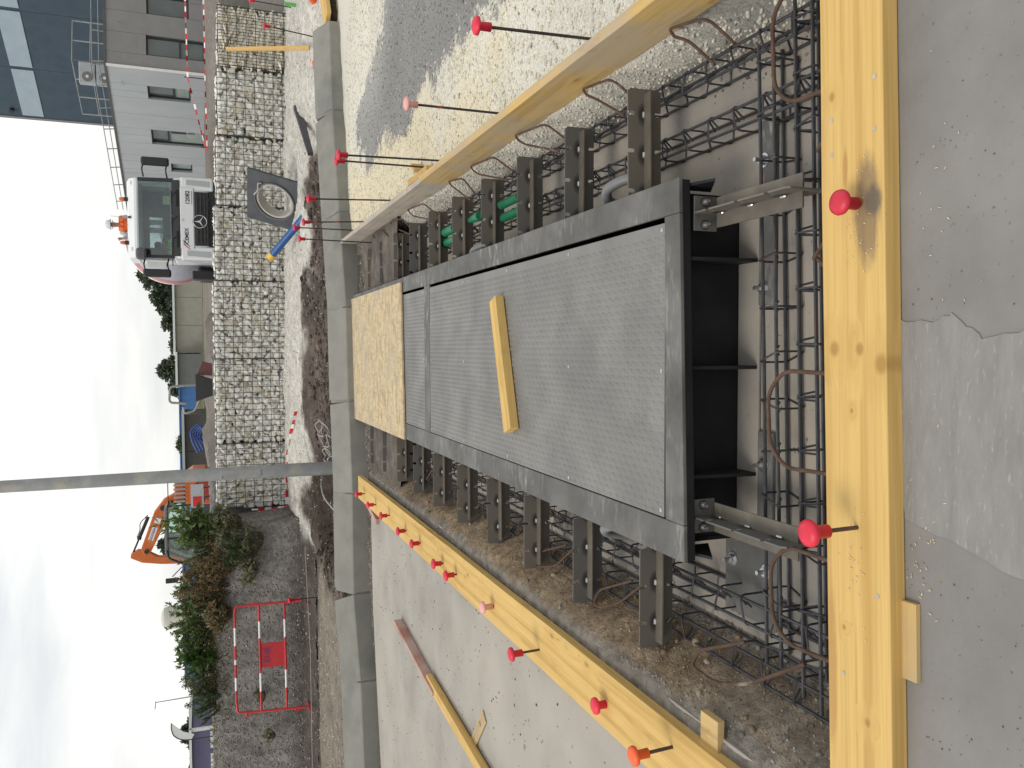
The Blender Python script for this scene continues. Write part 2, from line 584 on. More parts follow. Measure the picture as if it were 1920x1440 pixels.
M_rebar = surf('dark_rebar', (.085, .085, .092), (.05, .05, .055), 20, .5, .55, .5, 160, .002, c3=(.10, .06, .045), s3=5, r3=(.58, .72))
M_rust = surf('rusty_rebar', (.115, .066, .042), (.065, .04, .028), 22, .85, .1, .5, 150, .002, c3=(.25, .2, .16), s3=7, r3=(.6, .72))
M_stake = surf('stake_bar', (.05, .038, .032), (.03, .024, .022), 14, .7, .3, .3, 150, .002, c3=(.42, .04, .02), s3=9, r3=(.6, .66))
def steel_frame_mat():
    t = NT('oiled_steel_frame')
    tc = t.n('ShaderNodeTexCoord').outputs['Object']
    a = t.noise(tc, 3.2, 7, .6)
    b_ = t.noise(t.n('ShaderNodeMapping', {'Vector': tc, 'Scale': (9, 30, 9)}).outputs[0], 1., 6, .65)
    col = t.ramp(a, [(.3, (.08, .077, .072)), (.5, (.125, .12, .112)), (.7, (.19, .183, .17))])
    s1 = t.ramp(b_, [(.53, (0, 0, 0)), (.66, (1, 1, 1))])
    s2 = t.ramp(t.noise(tc, 1.3, 4), [(.42, (0, 0, 0)), (.6, (1, 1, 1))])
    col = t.mix(t.math('MULTIPLY', s1, t.math('MULTIPLY', s2, .8)), col, c4((.34, .33, .31)))
    t.put(t.b.inputs['Base Color'], col)
    t.b.inputs['Metallic'].default_value = .15
    t.put(t.b.inputs['Roughness'], t.math('MULTIPLY_ADD', a, .3, .5))
    t.b.inputs['Specular IOR Level'].default_value = .3
    t.put(t.b.inputs['Normal'], t.bump(t.noise(tc, 60, 6), .12, .002))
    return t.m
M_steel = steel_frame_mat()
M_black = surf('black_steel_web', (.022, .022, .024), (.012, .012, .013), 8, .6, .3, .1, 60, .002)
M_plate = surf('tread_plate_steel', (.24, .231, .215), (.18, .173, .161), 2.6, .5, .25, .2, 90, .002, c3=(.175, .169, .158), s3=5., r3=(.5, .75))
M_bright = surf('bright_zinc', (.62, .62, .62), (.45, .45, .45), 20, .3, .9, 0)
M_galv = surf('galvanised_steel', (.36, .37, .37), (.27, .275, .27), 6, .5, .5, .1, 60, .002, c3=(.40, .37, .31), s3=3)
def bracket_mat():
    t = NT('welded_bracket_steel')
    tc = t.n('ShaderNodeTexCoord').outputs['Object']
    sep = t.n('ShaderNodeSeparateXYZ', {0: tc})
    a = t.noise(tc, 4., 5)
    rnd = t.n('ShaderNodeObjectInfo').outputs['Random']
    base = t.mix(t.ramp(rnd, [(.45, (0, 0, 0)), (.55, (1, 1, 1))]), c4((.19, .165, .135)), c4((.15, .142, .132)))
    col = t.mix(t.math('MULTIPLY', a, .5), base, c4((.09, .085, .078)))
    # heat marks round the three welds, at fixed spots along the rib
    dx = t.math('SUBTRACT', t.math('PINGPONG', t.math('SUBTRACT', sep.outputs[0], .06), .08), 0.)
    r2 = t.math('ADD', t.math('POWER', t.math('MULTIPLY', dx, 24.), 2.), t.math('POWER', t.math('MULTIPLY', t.math('ADD', sep.outputs[2], .068), 42.), 2.))
    hm = t.ramp(t.math('MULTIPLY', r2, .5), [(.12, (1, 1, 1)), (.75, (0, 0, 0))])
    col = t.mix(t.math('MULTIPLY', hm, .85), col, c4((.018, .015, .014)))
    t.put(t.b.inputs['Base Color'], col)
    t.b.inputs['Metallic'].default_value = .35
    t.b.inputs['Roughness'].default_value = .55
    return t.m
M_brk = bracket_mat()
M_rib = surf('bracket_rib_steel', (.19, .165, .13), (.12, .105, .085), 9, .55, .35, .1, 60, .001, objvar=.1)
M_osb = None
def osb_mat():
    t = NT('osb_board')
    tc = t.n('ShaderNodeTexCoord').outputs['Object']
    n1 = t.noise(tc, 1.5, 3)
    cols = []
    v = t.n('ShaderNodeTexVoronoi', {'Vector': t.n('ShaderNodeMapping', {'Vector': tc, 'Scale': (45, 14, 30)}).outputs[0], 'Scale': 1.}, feature='F1')
    col = t.ramp(t.n('ShaderNodeSeparateColor', {0: v.outputs['Color']}).outputs[0], [(0., (.48, .36, .20)), (.5, (.56, .445, .27)), (1., (.42, .31, .17))])
    m = t.n('ShaderNodeMapping', {'Vector': tc, 'Scale': (3., 9., 1.), 'Rotation': (0, 0, .3)}).outputs[0]
    d = t.ramp(t.noise(m, 1.7, 6, .6), [(.47, (0, 0, 0)), (.64, (1, 1, 1))])
    col = t.mix(t.math('MULTIPLY', d, .8), col, c4((.29, .235, .175)))
    d2 = t.ramp(n1, [(.45, (0, 0, 0)), (.65, (1, 1, 1))])
    col = t.mix(t.math('MULTIPLY', d2, .4), col, c4((.38, .34, .28)))
    t.put(t.b.inputs['Base Color'], col)
    t.b.inputs['Roughness'].default_value = .8
    t.b.inputs['Specular IOR Level'].default_value = .25
    t.put(t.b.inputs['Normal'], t.bump(v.outputs['Distance'], .4, .003))
    return t.m
M_osb = osb_mat()
M_stone = None
def stone_mat(name, stops):
    t = NT(name)
    tc = t.n('ShaderNodeTexCoord').outputs['Object']
    rnd = t.n('ShaderNodeObjectInfo').outputs['Random']
    col = t.ramp(rnd, stops)
    a = t.noise(tc, 14., 6)
    col = t.mix(1., col, t.ramp(a, [(.3, (.72, .71, .68)), (.65, (1.05, 1.05, 1.05))]), 'MULTIPLY')
    t.put(t.b.inputs['Base Color'], col)
    t.b.inputs['Roughness'].default_value = .9
    t.b.inputs['Specular IOR Level'].default_value = .2
    t.put(t.b.inputs['Normal'], t.bump(t.noise(tc, 50., 6), .4, .006))
    return t.m
M_stone = stone_mat('gabion_limestone', [(0, (.84, .82, .77)), (.25, (.72, .705, .66)), (.5, (.88, .865, .82)), (.78, (.78, .765, .72)), (.94, (.72, .66, .53)), (1, (.50, .47, .42))])
M_stoney = stone_mat('gabion_cream_stone', [(0, (.82, .77, .64)), (.4, (.88, .84, .73)), (.7, (.76, .69, .54)), (1, (.84, .81, .72))])
M_wire = surf('gabion_wire', (.09, .09, .09), (.05, .05, .05), 10, .5, .7, 0)
M_tape = surf('barrier_tape_white', (.78, .76, .74), (.7, .68, .66), 8, .5, bump=0)
M_taper = surf('barrier_tape_red', (.6, .03, .03), (.5, .02, .02), 8, .5, bump=0)
M_greenp = surf('green_conduit', (.015, .20, .085), (.01, .14, .06), 6, .4, bump=0)
M_bluep = surf('blue_pipe_plastic', (.015, .085, .27), (.012, .06, .2), 6, .4, bump=0)
M_yellowp = surf('yellow_plastic', (.72, .42, .03), (.6, .34, .02), 6, .45, bump=0)
M_white = flat('white_paint', (.74, .75, .75), .35)
M_dark = flat('black_plastic', (.018, .018, .02), .5)
M_rubber = flat('tyre_rubber', (.02, .02, .02), .85)
M_cable = surf('white_cable', (.42, .41, .38), (.3, .29, .27), 12, .55, bump=0)

# ------------------------------------------------------------------ setting: ground sheets
def g_height(X, Y):
    z = np.full_like(X, -.55)
    back = .25 + 1.2 * sst(27, 42, Y) + .25 * sst(45, 70, Y) + 1.1 * sst(75, 110, Y)
    lane = sst(.6, 1.8, X) * (1 - sst(5.0, 5.9, X)) * (1 - sst(34, 40, Y))
    back = back - 1.2 * sst(27, 42, Y) * lane
    side = .25 + 1.17 * sst(5.1, 6.2, X) * sst(18, 24, Y)
    back = np.maximum(back, np.where(X > 5, side, -9))
    back = np.maximum(back, 1.52 * sst(-2.9, -3.5, X))
    mound = .95 * np.exp(-((X - .8) / 1.9) ** 2 - ((Y - 31) / 3.2) ** 2) + .5 * np.exp(-((X + 1.8) / 2.2) ** 2 - ((Y - 36) / 4.) ** 2)
    back = back + mound * (1 + .8 * fbm(X, Y, .9, 5))
    f = sst(16.0, 17.2, Y)
    z = z * (1 - f) + back * f + fbm(X, Y, .35, 3) * .25 * sst(24, 30, Y)
    far = sst(13, 17, np.abs(X)) * (1 - f)
    return z + far * .5
def g_col(X, Y, Z):
    n = fbm(X, Y, .4, 8)[..., None]
    base = np.array((.24, .215, .19)) * np.ones(X.shape + (1,)) * (1 + n * .7)
    grass = np.array((.13, .14, .06)) * (1 + n)
    f = sst(-.05, .15, fbm(X, Y, .12, 21) + .12 * sst(45, 60, Y) - .05)[..., None] * sst(38, 50, Y)[..., None]
    return np.clip(base * (1 - f) + grass * f, 0, 1)
xs = np.unique(np.concatenate([np.linspace(-400, -40, 25), np.linspace(-40, 40, 220), np.linspace(40, 400, 25)]))
ys = np.unique(np.concatenate([np.linspace(-60, 15, 30), np.linspace(15, 48, 140), np.linspace(48, 130, 50), np.linspace(130, 700, 20)]))
hfield('ground', xs, ys, g_height, M_ground, g_col)

# concrete pavement: near strip and left apron
NE = lambda x: 1.66 + .037 * x      # trench edge along the near side
def prism_xy(pts, z0, z1):
    mb = MB()
    mb.prism(pts, lambda a, b_, h: (a, b_, h), z0, z1)
    return mb
near_pts = [(-12, -5), (8, -5), (8, NE(8)), (-12, NE(-12))]
apron_pts = [(-12, NE(-12) + .001), (-1.31, NE(-1.31) + .001), (-1.31, 8.45), (-2.7, 8.38), (-3.6, 8.2), (-4.4, 8.02), (-12, 7.3)]
pav = prism_xy(near_pts, -.41, 0.).build('pavement', M_conc)
tag(pav, kind='structure')
tag(prism_xy(apron_pts, -.41, 0.).build('apron', M_apron), kind='structure')
pp = [(-.47, 1.22 - 1.1), (-.52, .9), (-.485, 1.22), (-.45, 1.36), (-.425, 1.50), (-.30, 1.535), (-.1, 1.54), (.065, 1.545), (.06, 1.43), (.075, 1.38), (.02, 1.30), (.035, 1.2), (-.01, 1.0), (.05, .6), (0, .12)]
pj = []
for i in range(len(pp)):
    a, b_ = Vector(pp[i] + (0,)), Vector(pp[(i + 1) % len(pp)] + (0,))
    for k in range(6):
        q = a.lerp(b_, k / 6)
        pj.append((q.x + random.uniform(-.004, .004), q.y + random.uniform(-.004, .004)))
prism_xy(pj, -.01, .0035).build('mortar_patch', M_patch, pav)

tf = MB(); tf.b(-2.2, 4.5, 1.2, 9.4, -.42, -.28)
tag(tf.build('trench_floor', M_floor), kind='structure')

# gravel pad on the right with its bank into the trench, asphalt patch in its colour
ASPH = [(1.78, 3.6), (1.84, 4.12), (1.95, 5.16), (1.86, 5.41), (1.94, 6.33), (1.68, 6.25), (1.72, 6.81), (2.04, 7.34), (1.81, 7.85), (1.98, 8.9), (2.6, 9.0), (2.75, 8.3), (2.85, 7.7), (3.3, 7.2), (5, 6.4), (6, 3)]
def inpoly(X, Y, poly):
    ins = np.zeros(X.shape, bool)
    n = len(poly)
    for i in range(n):
        x0, y0 = poly[i]; x1, y1 = poly[(i + 1) % n]
        c = ((y0 > Y) != (y1 > Y)) & (X < (x1 - x0) * (Y - y0) / (y1 - y0 + 1e-9) + x0)
        ins ^= c
    return ins
def pad_h(X, Y):
    bank = -.292 + .225 * sst(1.07, 1.175, X + .04 * fbm(X, Y, 3, 2)) * sst(2.15, 2.75, Y + .3 * (X - 1.1))
    top = .075 - .07 * sst(5, 9.3, Y) + fbm(X, Y, 2.2, 9) * .03 + fbm(X, Y, 9, 10) * .012
    z = np.where(X < 1.21, bank + fbm(X, Y, 7, 4) * .03 * sst(1., 1.1, X), top)
    return z
def pad_c(X, Y, Z):
    wob = fbm(X, Y, 4, 31) * .35
    soft = 0
    for (jx, jy) in ((0, 0), (.12, .05), (-.1, .16), (.05, -.2), (-.14, -.1), (.2, .2), (-.2, .05), (.08, .3), (-.05, -.32)):
        soft = soft + inpoly(X + wob + jx, Y + fbm(X, Y, 4, 32) * .5 + jy, ASPH)
    a = sst(.42, .62, soft / 9. + .45 * fbm(X, Y, 14, 35) + .5 * fbm(X, Y, 45, 37, 2))
    n1 = fbm(X, Y, 1.3, 33)[..., None]
    white = np.array((.70, .665, .58)) * (1 + n1 * .25)
    yel = np.array((.72, .635, .46)) * (1 + n1 * .2)
    fy = sst(-.1, .12, fbm(X, Y, .8, 34) + .12 * (2.0 - X) - .04)[..., None]
    g = white * (1 - fy) + yel * fy
    asp = np.array((.29, .28, .27)) * (1 + n1 * .4)
    dust = np.array((.42, .41, .39)) * (1 + n1 * .3)
    fd = sst(7.0, 8.6, Y + .5 * (X - 2))[..., None] * sst(2.1, 2.9, X)[..., None]
    asp = asp * (1 - fd) + dust * fd
    g = g * (1 - a[..., None]) + asp * a[..., None]
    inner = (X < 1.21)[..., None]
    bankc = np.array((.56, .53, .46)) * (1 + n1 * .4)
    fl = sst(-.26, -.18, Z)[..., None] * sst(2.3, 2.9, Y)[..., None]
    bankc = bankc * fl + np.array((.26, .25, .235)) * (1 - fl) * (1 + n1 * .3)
    return np.clip(np.where(inner, bankc, g), 0, .9)
xs = np.concatenate([np.linspace(1.0, 1.205, 22), np.linspace(1.212, 3.6, 220), np.linspace(3.65, 9, 70)])
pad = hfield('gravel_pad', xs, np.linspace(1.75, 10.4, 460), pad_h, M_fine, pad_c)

# soil bank between the apron and the trench on the left
def lb_h(X, Y):
    k = sst(-1.33, -1.05, X + .06 * fbm(X, Y, 2.2, 41))
    near = 1 - sst(1.9, 2.5, Y)
    z = .006 - .295 * k + fbm(X, Y, 5, 42) * .075 * sst(-1.33, -1.24, X) * (1 - .6 * k) + fbm(X, Y, 22, 43) * .05 * sst(-1.32, -1.25, X) + (fbm(X, Y, 12, 47) + .1) * .012
    return z
def lb_c(X, Y, Z):
    n1 = fbm(X, Y, 2.2, 44)[..., None]; n2 = fbm(X, Y, 9, 45)[..., None]
    brown = np.array((.30, .225, .15)) * (1 + n1 * .8 + n2 * .5)
    grey = np.array((.27, .245, .215)) * (1 + n1 * .3 + n2 * .3)
    lip = (1 - sst(-1.31, -1.26, X + .06 * fbm(X, Y, 4, 46)))[..., None]
    fl = (1 - sst(-.27, -.22, Z))[..., None]
    nearg = ((1 - sst(2.1, 2.9, Y)) * .55)[..., None] * sst(-.1, .15, n1[..., 0])[..., None]
    c = brown * (1 - lip) + grey * lip
    c = c * (1 - fl) + grey * fl
    return np.clip(c * (1 - nearg) + grey * nearg, .02, .9)
hfield('soil_bank', np.linspace(-1.375, -.98, 64), np.linspace(1.72, 8.5, 620), lb_h, M_soil, lb_c)

# dirt strip at the kerb foot and the worked ground between kerb and gabions
KX = [-12, -6, -4.4, -3.56, -2.67, -1.57, -.57, .47, 1.57, 2.84, 3.95, 9]
KY = [7.4, 8.05, 8.22, 8.42, 8.78, 8.80, 8.97, 9.05, 9.45, 9.88, 10.05, 10.4]
kerb_y = lambda x: np.interp(x, KX, KY)
def site_h(X, Y):
    d = Y - kerb_y(X)
    front = -.035 + fbm(X, Y, 6, 51) * .035
    z = .10 + fbm(X, Y, 1.4, 52) * .10 + fbm(X, Y, 6, 53) * .05 + fbm(X, Y, 18, 57) * .02
    tr = sst(.45, .8, d) * (1 - sst(13.0, 13.9, Y + .5 * fbm(X, Y, 1.1, 54)))
    z = z - .2 * tr * sst(-3.0, -2.6, X)
    hole = np.exp(-((X + 2.45) / .7) ** 2 - ((Y - 12.9) / 1.5) ** 2)
    z = z - .30 * hole + .22 * np.exp(-((X + 2.2) / .6) ** 2 - ((Y - 10.9) / .7) ** 2)
    # left: shallow ditch in front of the heap
    dl = sst(-2.8, -3.6, X)
    z = z * (1 - dl) + dl * (.06 + fbm(X, Y, 7, 55) * .05 - .16 * sst(12.4, 13.1, Y) * (1 - sst(13.9, 14.6, Y)))
    z = z + .12 * sst(14.2, 15.2, Y) * (1 - dl) * np.clip(1 - .14 * np.maximum(X, 0), -.4, 1)
    return np.where(d < .22, front, z)
def site_c(X, Y, Z):
    d = Y - kerb_y(X)
    n1 = fbm(X, Y, 1.6, 61)[..., None]; n2 = fbm(X, Y, 8, 62)[..., None]
    soil = np.array((.115, .092, .078)) * (1 + n1 * .8 + n2 * .8)
    white = np.array((.62, .595, .54)) * (1 + n1 * .25 + n2 * .25)
    brown = np.array((.235, .205, .165)) * (1 + n1 * .5 + n2 * .5)
    dirt = np.array((.165, .145, .125)) * (1 + n1 * .5 + n2 * .7)
    b_ = np.interp(X, [-4, -3.4, -3.2, -2.7, -1.9, -1.0, -.4, .5, 1.3, 1.7, 2.6, 3.2, 4., 5, 7], [12.8, 12.8, 13.9, 14.9, 13.8, 14.1, 14.0, 13.9, 13.5, 13.4, 13.8, 12.9, 12.0, 11.3, 11.0])
    fw = sst(-.25, .25, Y - b_ + .9 * fbm(X, Y, 1.9, 63) + .5 * fbm(X, Y, 7, 64))[..., None]
    c = soil * (1 - fw) + white * fw
    hole = sst(.25, .5, np.exp(-((X + 2.4) / .75) ** 2 - ((Y - 12.3) / 2.0) ** 2) + .3 * fbm(X, Y, 4, 65))[..., None]
    c = c * (1 - hole) + np.array((.062, .047, .038)) * (1 + n2) * hole
    left = sst(-3.0, -3.5, X + .8 * fbm(X, Y, 2, 66))[..., None]
    lb = sst(12.3, 12.8, Y + 1. * fbm(X, Y, 1.5, 67))[..., None]
    lc = brown * (1 - lb) + np.array((.10, .085, .075)) * (1 + n1 * .6 + n2 * .8) * lb
    c = c * (1 - left) + lc * left
    return np.clip(np.where((d < .22)[..., None], dirt, c), .015, .9)
hfield('worked_ground', np.linspace(-13, 9, 340), np.linspace(7.2, 16.6, 260), site_h, M_ground, site_c)

# heap of crushed stone on the left
def heap_y(X):
    return 14.55 + .25 * fbm(X, X * 0, .6, 71) * 2
def heap_h(X, Y):
    foot = 14.5 + .5 * fbm(X, X * 0, .5, 71)
    r = sst(0, .75, (Y - foot) / 1.15)
    endf = sst(-2.85, -3.15, X)
    return -.1 + (1.62 * np.clip(r, 0, 1) * endf) + fbm(X, Y, 2.2, 72) * .16 * r + fbm(X, Y, 8, 73) * .07
def heap_c(X, Y, Z):
    n1 = fbm(X, Y, 1.2, 74)[..., None]; n2 = fbm(X, Y, 9, 75)[..., None]
    g = np.array((.225, .21, .195)) * (1 + n1 * .6 + n2 * .9)
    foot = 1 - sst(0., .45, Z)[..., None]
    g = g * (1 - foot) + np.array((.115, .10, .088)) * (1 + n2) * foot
    return np.clip(g, .02, .8)
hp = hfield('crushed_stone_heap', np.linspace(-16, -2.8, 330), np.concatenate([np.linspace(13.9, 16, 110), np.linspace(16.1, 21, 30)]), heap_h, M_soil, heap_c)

# ------------------------------------------------------------------ kerb
kerb = thing('kerb', None, None, (0, 9, 0)); kerb['kind'] = 'structure'
joints = [(5.1, 10.15), (3.95, 10.05), (2.84, 9.88), (1.57, 9.45), (.47, 9.05), (-.57, 8.97), (-1.57, 8.80), (-2.67, 8.78), (-3.5, 8.40), (-4.45, 8.22), (-5.5, 8.1)]
prof = [(0, -.12), (0, .13), (.012, .142), (.26, .272), (.30, .292), (.335, .285), (.35, .26), (.35, -.12)]
for i in range(len(joints) - 1):
    if joints[i][0] > 4:
        continue
    a, b_ = Vector(joints[i] + (0,)), Vector(joints[i + 1] + (0,))
    d = (b_ - a).normalized()
    nrm = Vector((-d.y, d.x, 0)) * -1
    if nrm.y < 0: nrm = -nrm
    g = .006 + random.uniform(0, .006)
    sag = random.uniform(-.006, .006)
    mb = MB()
    mb.prism(prof, lambda u, v, h: a + d * h + nrm * u + Vector((0, 0, v + sag)), g, (b_ - a).length - g)
    k = mb.build('kerb_stone', M_kerb, kerb, bevel=.006)
    # mortar squeezed into the joint
    mj = MB()
    pj2 = [(u + .012 if u < .2 else u - .012, v - .012) for u, v in prof]
    mj.prism(pj2, lambda u, v, h: b_ - d * h + nrm * u + Vector((0, 0, v)), -.016, .016)
    mj.build('joint_mortar', M_conc, kerb)

# ------------------------------------------------------------------ the steel pit frame in the trench
FX0, FX1, FY0, FY1, FT = -.752, .592, 2.43, 9.36, .05
fr = thing('steel_pit_frame', 'long dark steel pit frame with tread plate covers set in the trench', 'pit frame', (-.08, 5.9, -.2))
ny = lambda x: FY0 + .036 * (x + .08)
def rail(x0, x1, y0, y1, sk0=True):
    mb = MB()
    ya, yb = (ny(x0), ny(x1)) if sk0 else (y0, y0)
    mb.hexa([(x0, ya, FT - .016), (x1, yb, FT - .016), (x1, y1, FT - .016), (x0, y1, FT - .016), (x0, ya, FT), (x1, yb, FT), (x1, y1, FT), (x0, y1, FT)])
    return mb
rail(FX0, -.622, 0, FY1).build('top_rail', M_steel, fr, bevel=.003)
rail(.470, FX1, 0, FY1).build('top_rail', M_steel, fr, bevel=.003)
mb = MB(); mb.hexa([(-.621, ny(-.62), FT - .016), (.469, ny(.47), FT - .016), (.469, 2.548, FT - .016), (-.621, 2.53, FT - .016), (-.621, ny(-.62), FT - .0005), (.469, ny(.47), FT - .0005), (.469, 2.548, FT - .0005), (-.621, 2.53, FT - .0005)])
mb.build('end_rail', M_steel, fr, bevel=.003)
mb = MB(); mb.b(-.621, .469, 5.815, 5.965, FT - .016, FT - .0005); mb.build('cross_rail', M_steel, fr, bevel=.003)
mb = MB(); mb.b(-.621, .469, 9.22, FY1, FT - .016, FT - .0005); mb.build('end_rail', M_steel, fr, bevel=.003)
# webs and floor of the box, dark
mb = MB(); mb.b(FX0 + .035, FX0 + .05, 2.54, FY1 - .04, -.277, FT - .017); mb.build('side_web', M_black, fr)
mb = MB(); mb.b(FX1 - .05, FX1 - .035, 2.54, FY1 - .04, -.277, FT - .017); mb.build('side_web', M_black, fr)
mb = MB(); mb.b(FX0 + .051, FX1 - .051, 2.545, 2.56, -.277, FT - .017); mb.build('end_web', M_black, fr)
mb = MB(); mb.b(FX0 + .051, FX1 - .051, FY1 - .06, FY1 - .045, -.277, FT - .017); mb.build('end_web', M_black, fr)
mb = MB(); mb.b(FX0 + .06, FX1 - .06, 2.57, FY1 - .07, -.275, -.265); mb.build('pit_floor', M_black, fr)
# end lip (rounded front edge)
mb = MB(); mb.hexa([(FX0 + .004, ny(FX0) + .004, FT - .05), (FX1 - .004, ny(FX1) + .004, FT - .05), (FX1 - .004, ny(FX1) + .018, FT - .05), (FX0 + .004, ny(FX0) + .018, FT - .05), (FX0 + .004, ny(FX0) + .004, FT - .0165), (FX1 - .004, ny(FX1) + .004, FT - .0165), (FX1 - .004, ny(FX1) + .018, FT - .0165), (FX0 + .004, ny(FX0) + .018, FT - .0165)])
mb.build('front_lip', M_black, fr, bevel=.004)
for sx in (FX0 + .004, FX1 - .018):
    mb = MB(); mb.b(sx, sx + .014, ny(sx) + .02, FY1, FT - .042, FT - .0165); mb.build('side_lip', M_black, fr)
# gussets on the near end
for gx in (.313, -.072, -.46):
    mb = MB()
    mb.prism([(2.452, FT - .052), (2.544, FT - .052), (2.544, -.262), (2.425, -.262), (2.425, -.23)], lambda a, b_, h: (h, a, b_), gx - .006, gx + .006)
    mb.build('gusset', M_black, fr)
for gx, dx in ((FX1 - .02, .0), (FX0 + .02, 0)):
    mb = MB()
    mb.prism([(2.46, FT - .052), (2.54, FT - .052), (2.54, -.14), (2.36, -.035)], lambda a, b_, h: (h, a, b_), gx - .005, gx + .005)
    mb.build('gusset', M_black, fr)
# base plates with anchor bolts
hexn = MB(); hexn.lathe([(.017, 0), (.017, .014)], n=6); hexn.lathe([(.026, -.004), (.026, 0)], n=16); hexn.bar((0, 0, .014), (0, 0, .04), .008, 8)
hexme = hexn.mesh('anchor_bolt'); hexme.materials.append(M_bright)
for x0, x1, y0, y1, bolts in ((-.62, .52, 2.42, 2.543, ()), (.15, .80, 2.335, 2.418, ((.21, 2.385), (.66, 2.39))), (-1.0, -.70, 2.30, 2.60, ((-.80, 2.55), (-.80, 2.355))), (-.62, -.30, 2.335, 2.418, ((-.42, 2.38),))):
    mb = MB(); mb.b(x0, x1, y0, y1, -.279, -.266 + .003 * len(bolts)); bp = mb.build('base_plate', M_steel if bolts else M_floor, fr, bevel=.004)
    for bx, by in bolts:
        inst('anchor_bolt', hexme, bp, (bx, by, -.262 + .003 * len(bolts)), (0, 0, random.random()))

# tread plates
def tread(x0, x1, y0, y1, name='deck_plate'):
    mb = MB(); mb.b(x0, x1, y0, y1, FT - .012, FT - .003)
    p = mb.build(name, M_plate, fr)
    pitch = .0285
    nx, n_y = int((x1 - x0 - .01) / pitch), int((y1 - y0 - .01) / pitch)
    X, Y = np.meshgrid(x0 + .014 + np.arange(nx) * pitch, y0 + .014 + np.arange(n_y) * pitch)
    par = (np.add.outer(np.arange(n_y), np.arange(nx)) % 2).ravel()
    cx, cy = X.ravel(), Y.ravel()
    n = len(cx)
    ang = np.where(par == 0, R(38), R(142)) + rng.normal(0, .03, n)
    L2, W2, H = .0135, .0042, .0044
    loc = np.array([(-L2, 0, 0), (0, -W2, 0), (L2, 0, 0), (0, W2, 0), (-L2 * .45, 0, H), (L2 * .45, 0, H)])
    v = np.empty((n, 6, 3))
    ca, sa = np.cos(ang), np.sin(ang)
    v[:, :, 0] = cx[:, None] + ca[:, None] * loc[None, :, 0] - sa[:, None] * loc[None, :, 1]
    v[:, :, 1] = cy[:, None] + sa[:, None] * loc[None, :, 0] + ca[:, None] * loc[None, :, 1]
    hh = rng.uniform(.7, 1.1, n)
    v[:, :, 2] = FT - .0032 + loc[None, :, 2] * hh[:, None]
    f = np.array([(0, 1, 4), (1, 5, 4), (1, 2, 5), (2, 3, 5), (3, 4, 5), (3, 0, 4)])
    me = bigmesh('tread', v.reshape(-1, 3), (f[None] + (np.arange(n) * 6)[:, None, None]).reshape(-1, 3))
    me.materials.append(M_plate)
    o = link('tread', me, p)
    o['kind'] = 'stuff'
    for sx in (x0 + .022, (x0 + x1) / 2, x1 - .022):
        for sy in np.arange(y0 + .022, y1, max(.8, (y1 - y0 - .044) / 4)):
            s_ = MB(); s_.lathe([(.0085, 0), (.0085, .002), (.006, .0035)], (sx, sy, FT - .003), n=10)
            s_.build('screw', M_bright, p, smooth=True)
    return p
tread(-.617, .447, 2.545, 5.808)
tread(-.617, .447, 5.972, 9.21)

# slotted anchor brackets
def bracket_plate_mesh(L_=.483, h=.15):
    """vertical plate in local XZ, slots open on the top and bottom edges"""
    top = [(0, 0)]
    bot = [(0, -h)]
    for sx in (.075, .235, .385):
        top += [(sx - .009, 0), (sx - .009, -.02), (sx - .006, -.028), (sx + .006, -.028), (sx + .009, -.02), (sx + .009, 0)]
        bot += [(sx - .009, -h), (sx - .009, -h + .02), (sx - .006, -h + .028), (sx + .006, -h + .028), (sx + .009, -h + .02), (sx + .009, -h)]
    top += [(L_ - .012, 0), (L_, -.012)]
    bot += [(L_ - .012, -h), (L_, -h + .012)]
    mb = MB()
    mid = -h / 2
    # build as strips so the outline stays concave safely
    T = 0.003
    for edge, sgn in ((top, 1), (bot, -1)):
        n = len(edge)
        vs, fs = [], []
        for x, z in edge:
            vs += [(x, -T, z), (x, T, z), (x, -T, mid), (x, T, mid)]
        for i in range(n - 1):
            a, b_ = i * 4, i * 4 + 4
            if abs(edge[i][0] - edge[i + 1][0]) > 1e-6:
                fs += [(a, b_, b_ + 2, a + 2), (a + 1, a + 3, b_ + 3, b_ + 1)]
            fs.append((a, a + 1, b_ + 1, b_))
        fs += [(0, 2, 3, 1), (4 * (n - 1), 4 * (n - 1) + 1, 4 * (n - 1) + 3, 4 * (n - 1) + 2)]
        mb.add(vs, fs)
    me = mb.mesh('anchor_bracket')
    me.materials.append(M_brk)
    return me
BRK = bracket_plate_mesh()
rb = MB(); rb.hexa([(.028, -.052, -.079), (.462, -.052, -.079), (.462, -.003, -.079), (.028, -.003, -.079), (.028, -.052, -.073), (.462, -.052, -.073), (.462, -.003, -.073), (.028, -.003, -.073)])
RIBN = rb.mesh('rib'); RIBN.materials.append(M_rib)
rb = MB(); rb.b(.028, .462, .003, .052, -.079, -.073)
RIBF = rb.mesh('rib'); RIBF.materials.append(M_rib)
wb = MB(); wb.lathe([(.002, -.014), (.006, -.009), (.0065, .009), (.002, .014)], (0, 0, 0), (1, 0, 0), n=8)
WELD = wb.mesh('weld'); WELD.materials.append(M_bright)
def bracket(x, y, rz, zt=0.):
    o = inst('anchor_bracket', BRK, fr, (x, y, zt), (0, 0, rz))
    mw = Matrix.Identity(4)
    for me in (RIBN, RIBF):
        r = bpy.data.objects.new('rib', me); C.objects.link(r); r.parent = o
    for wx in (.06, .22, .38):
        for s_ in (-1, 1):
            r = bpy.data.objects.new('weld', WELD); C.objects.link(r); r.parent = o
            r.location = (wx, s_ * .006, -.069)
    return o
for k in range(11):
    yy = 2.905 + k * .618
    bracket(FX1 - .035 + .0, yy, R(random.uniform(-1, 1)))
    yl = 2.80 + k * .625
    # left arms: turned about Z so that they run outwards
    bracket(FX0 + .035, yl, PI + R(random.uniform(-1, 1)))
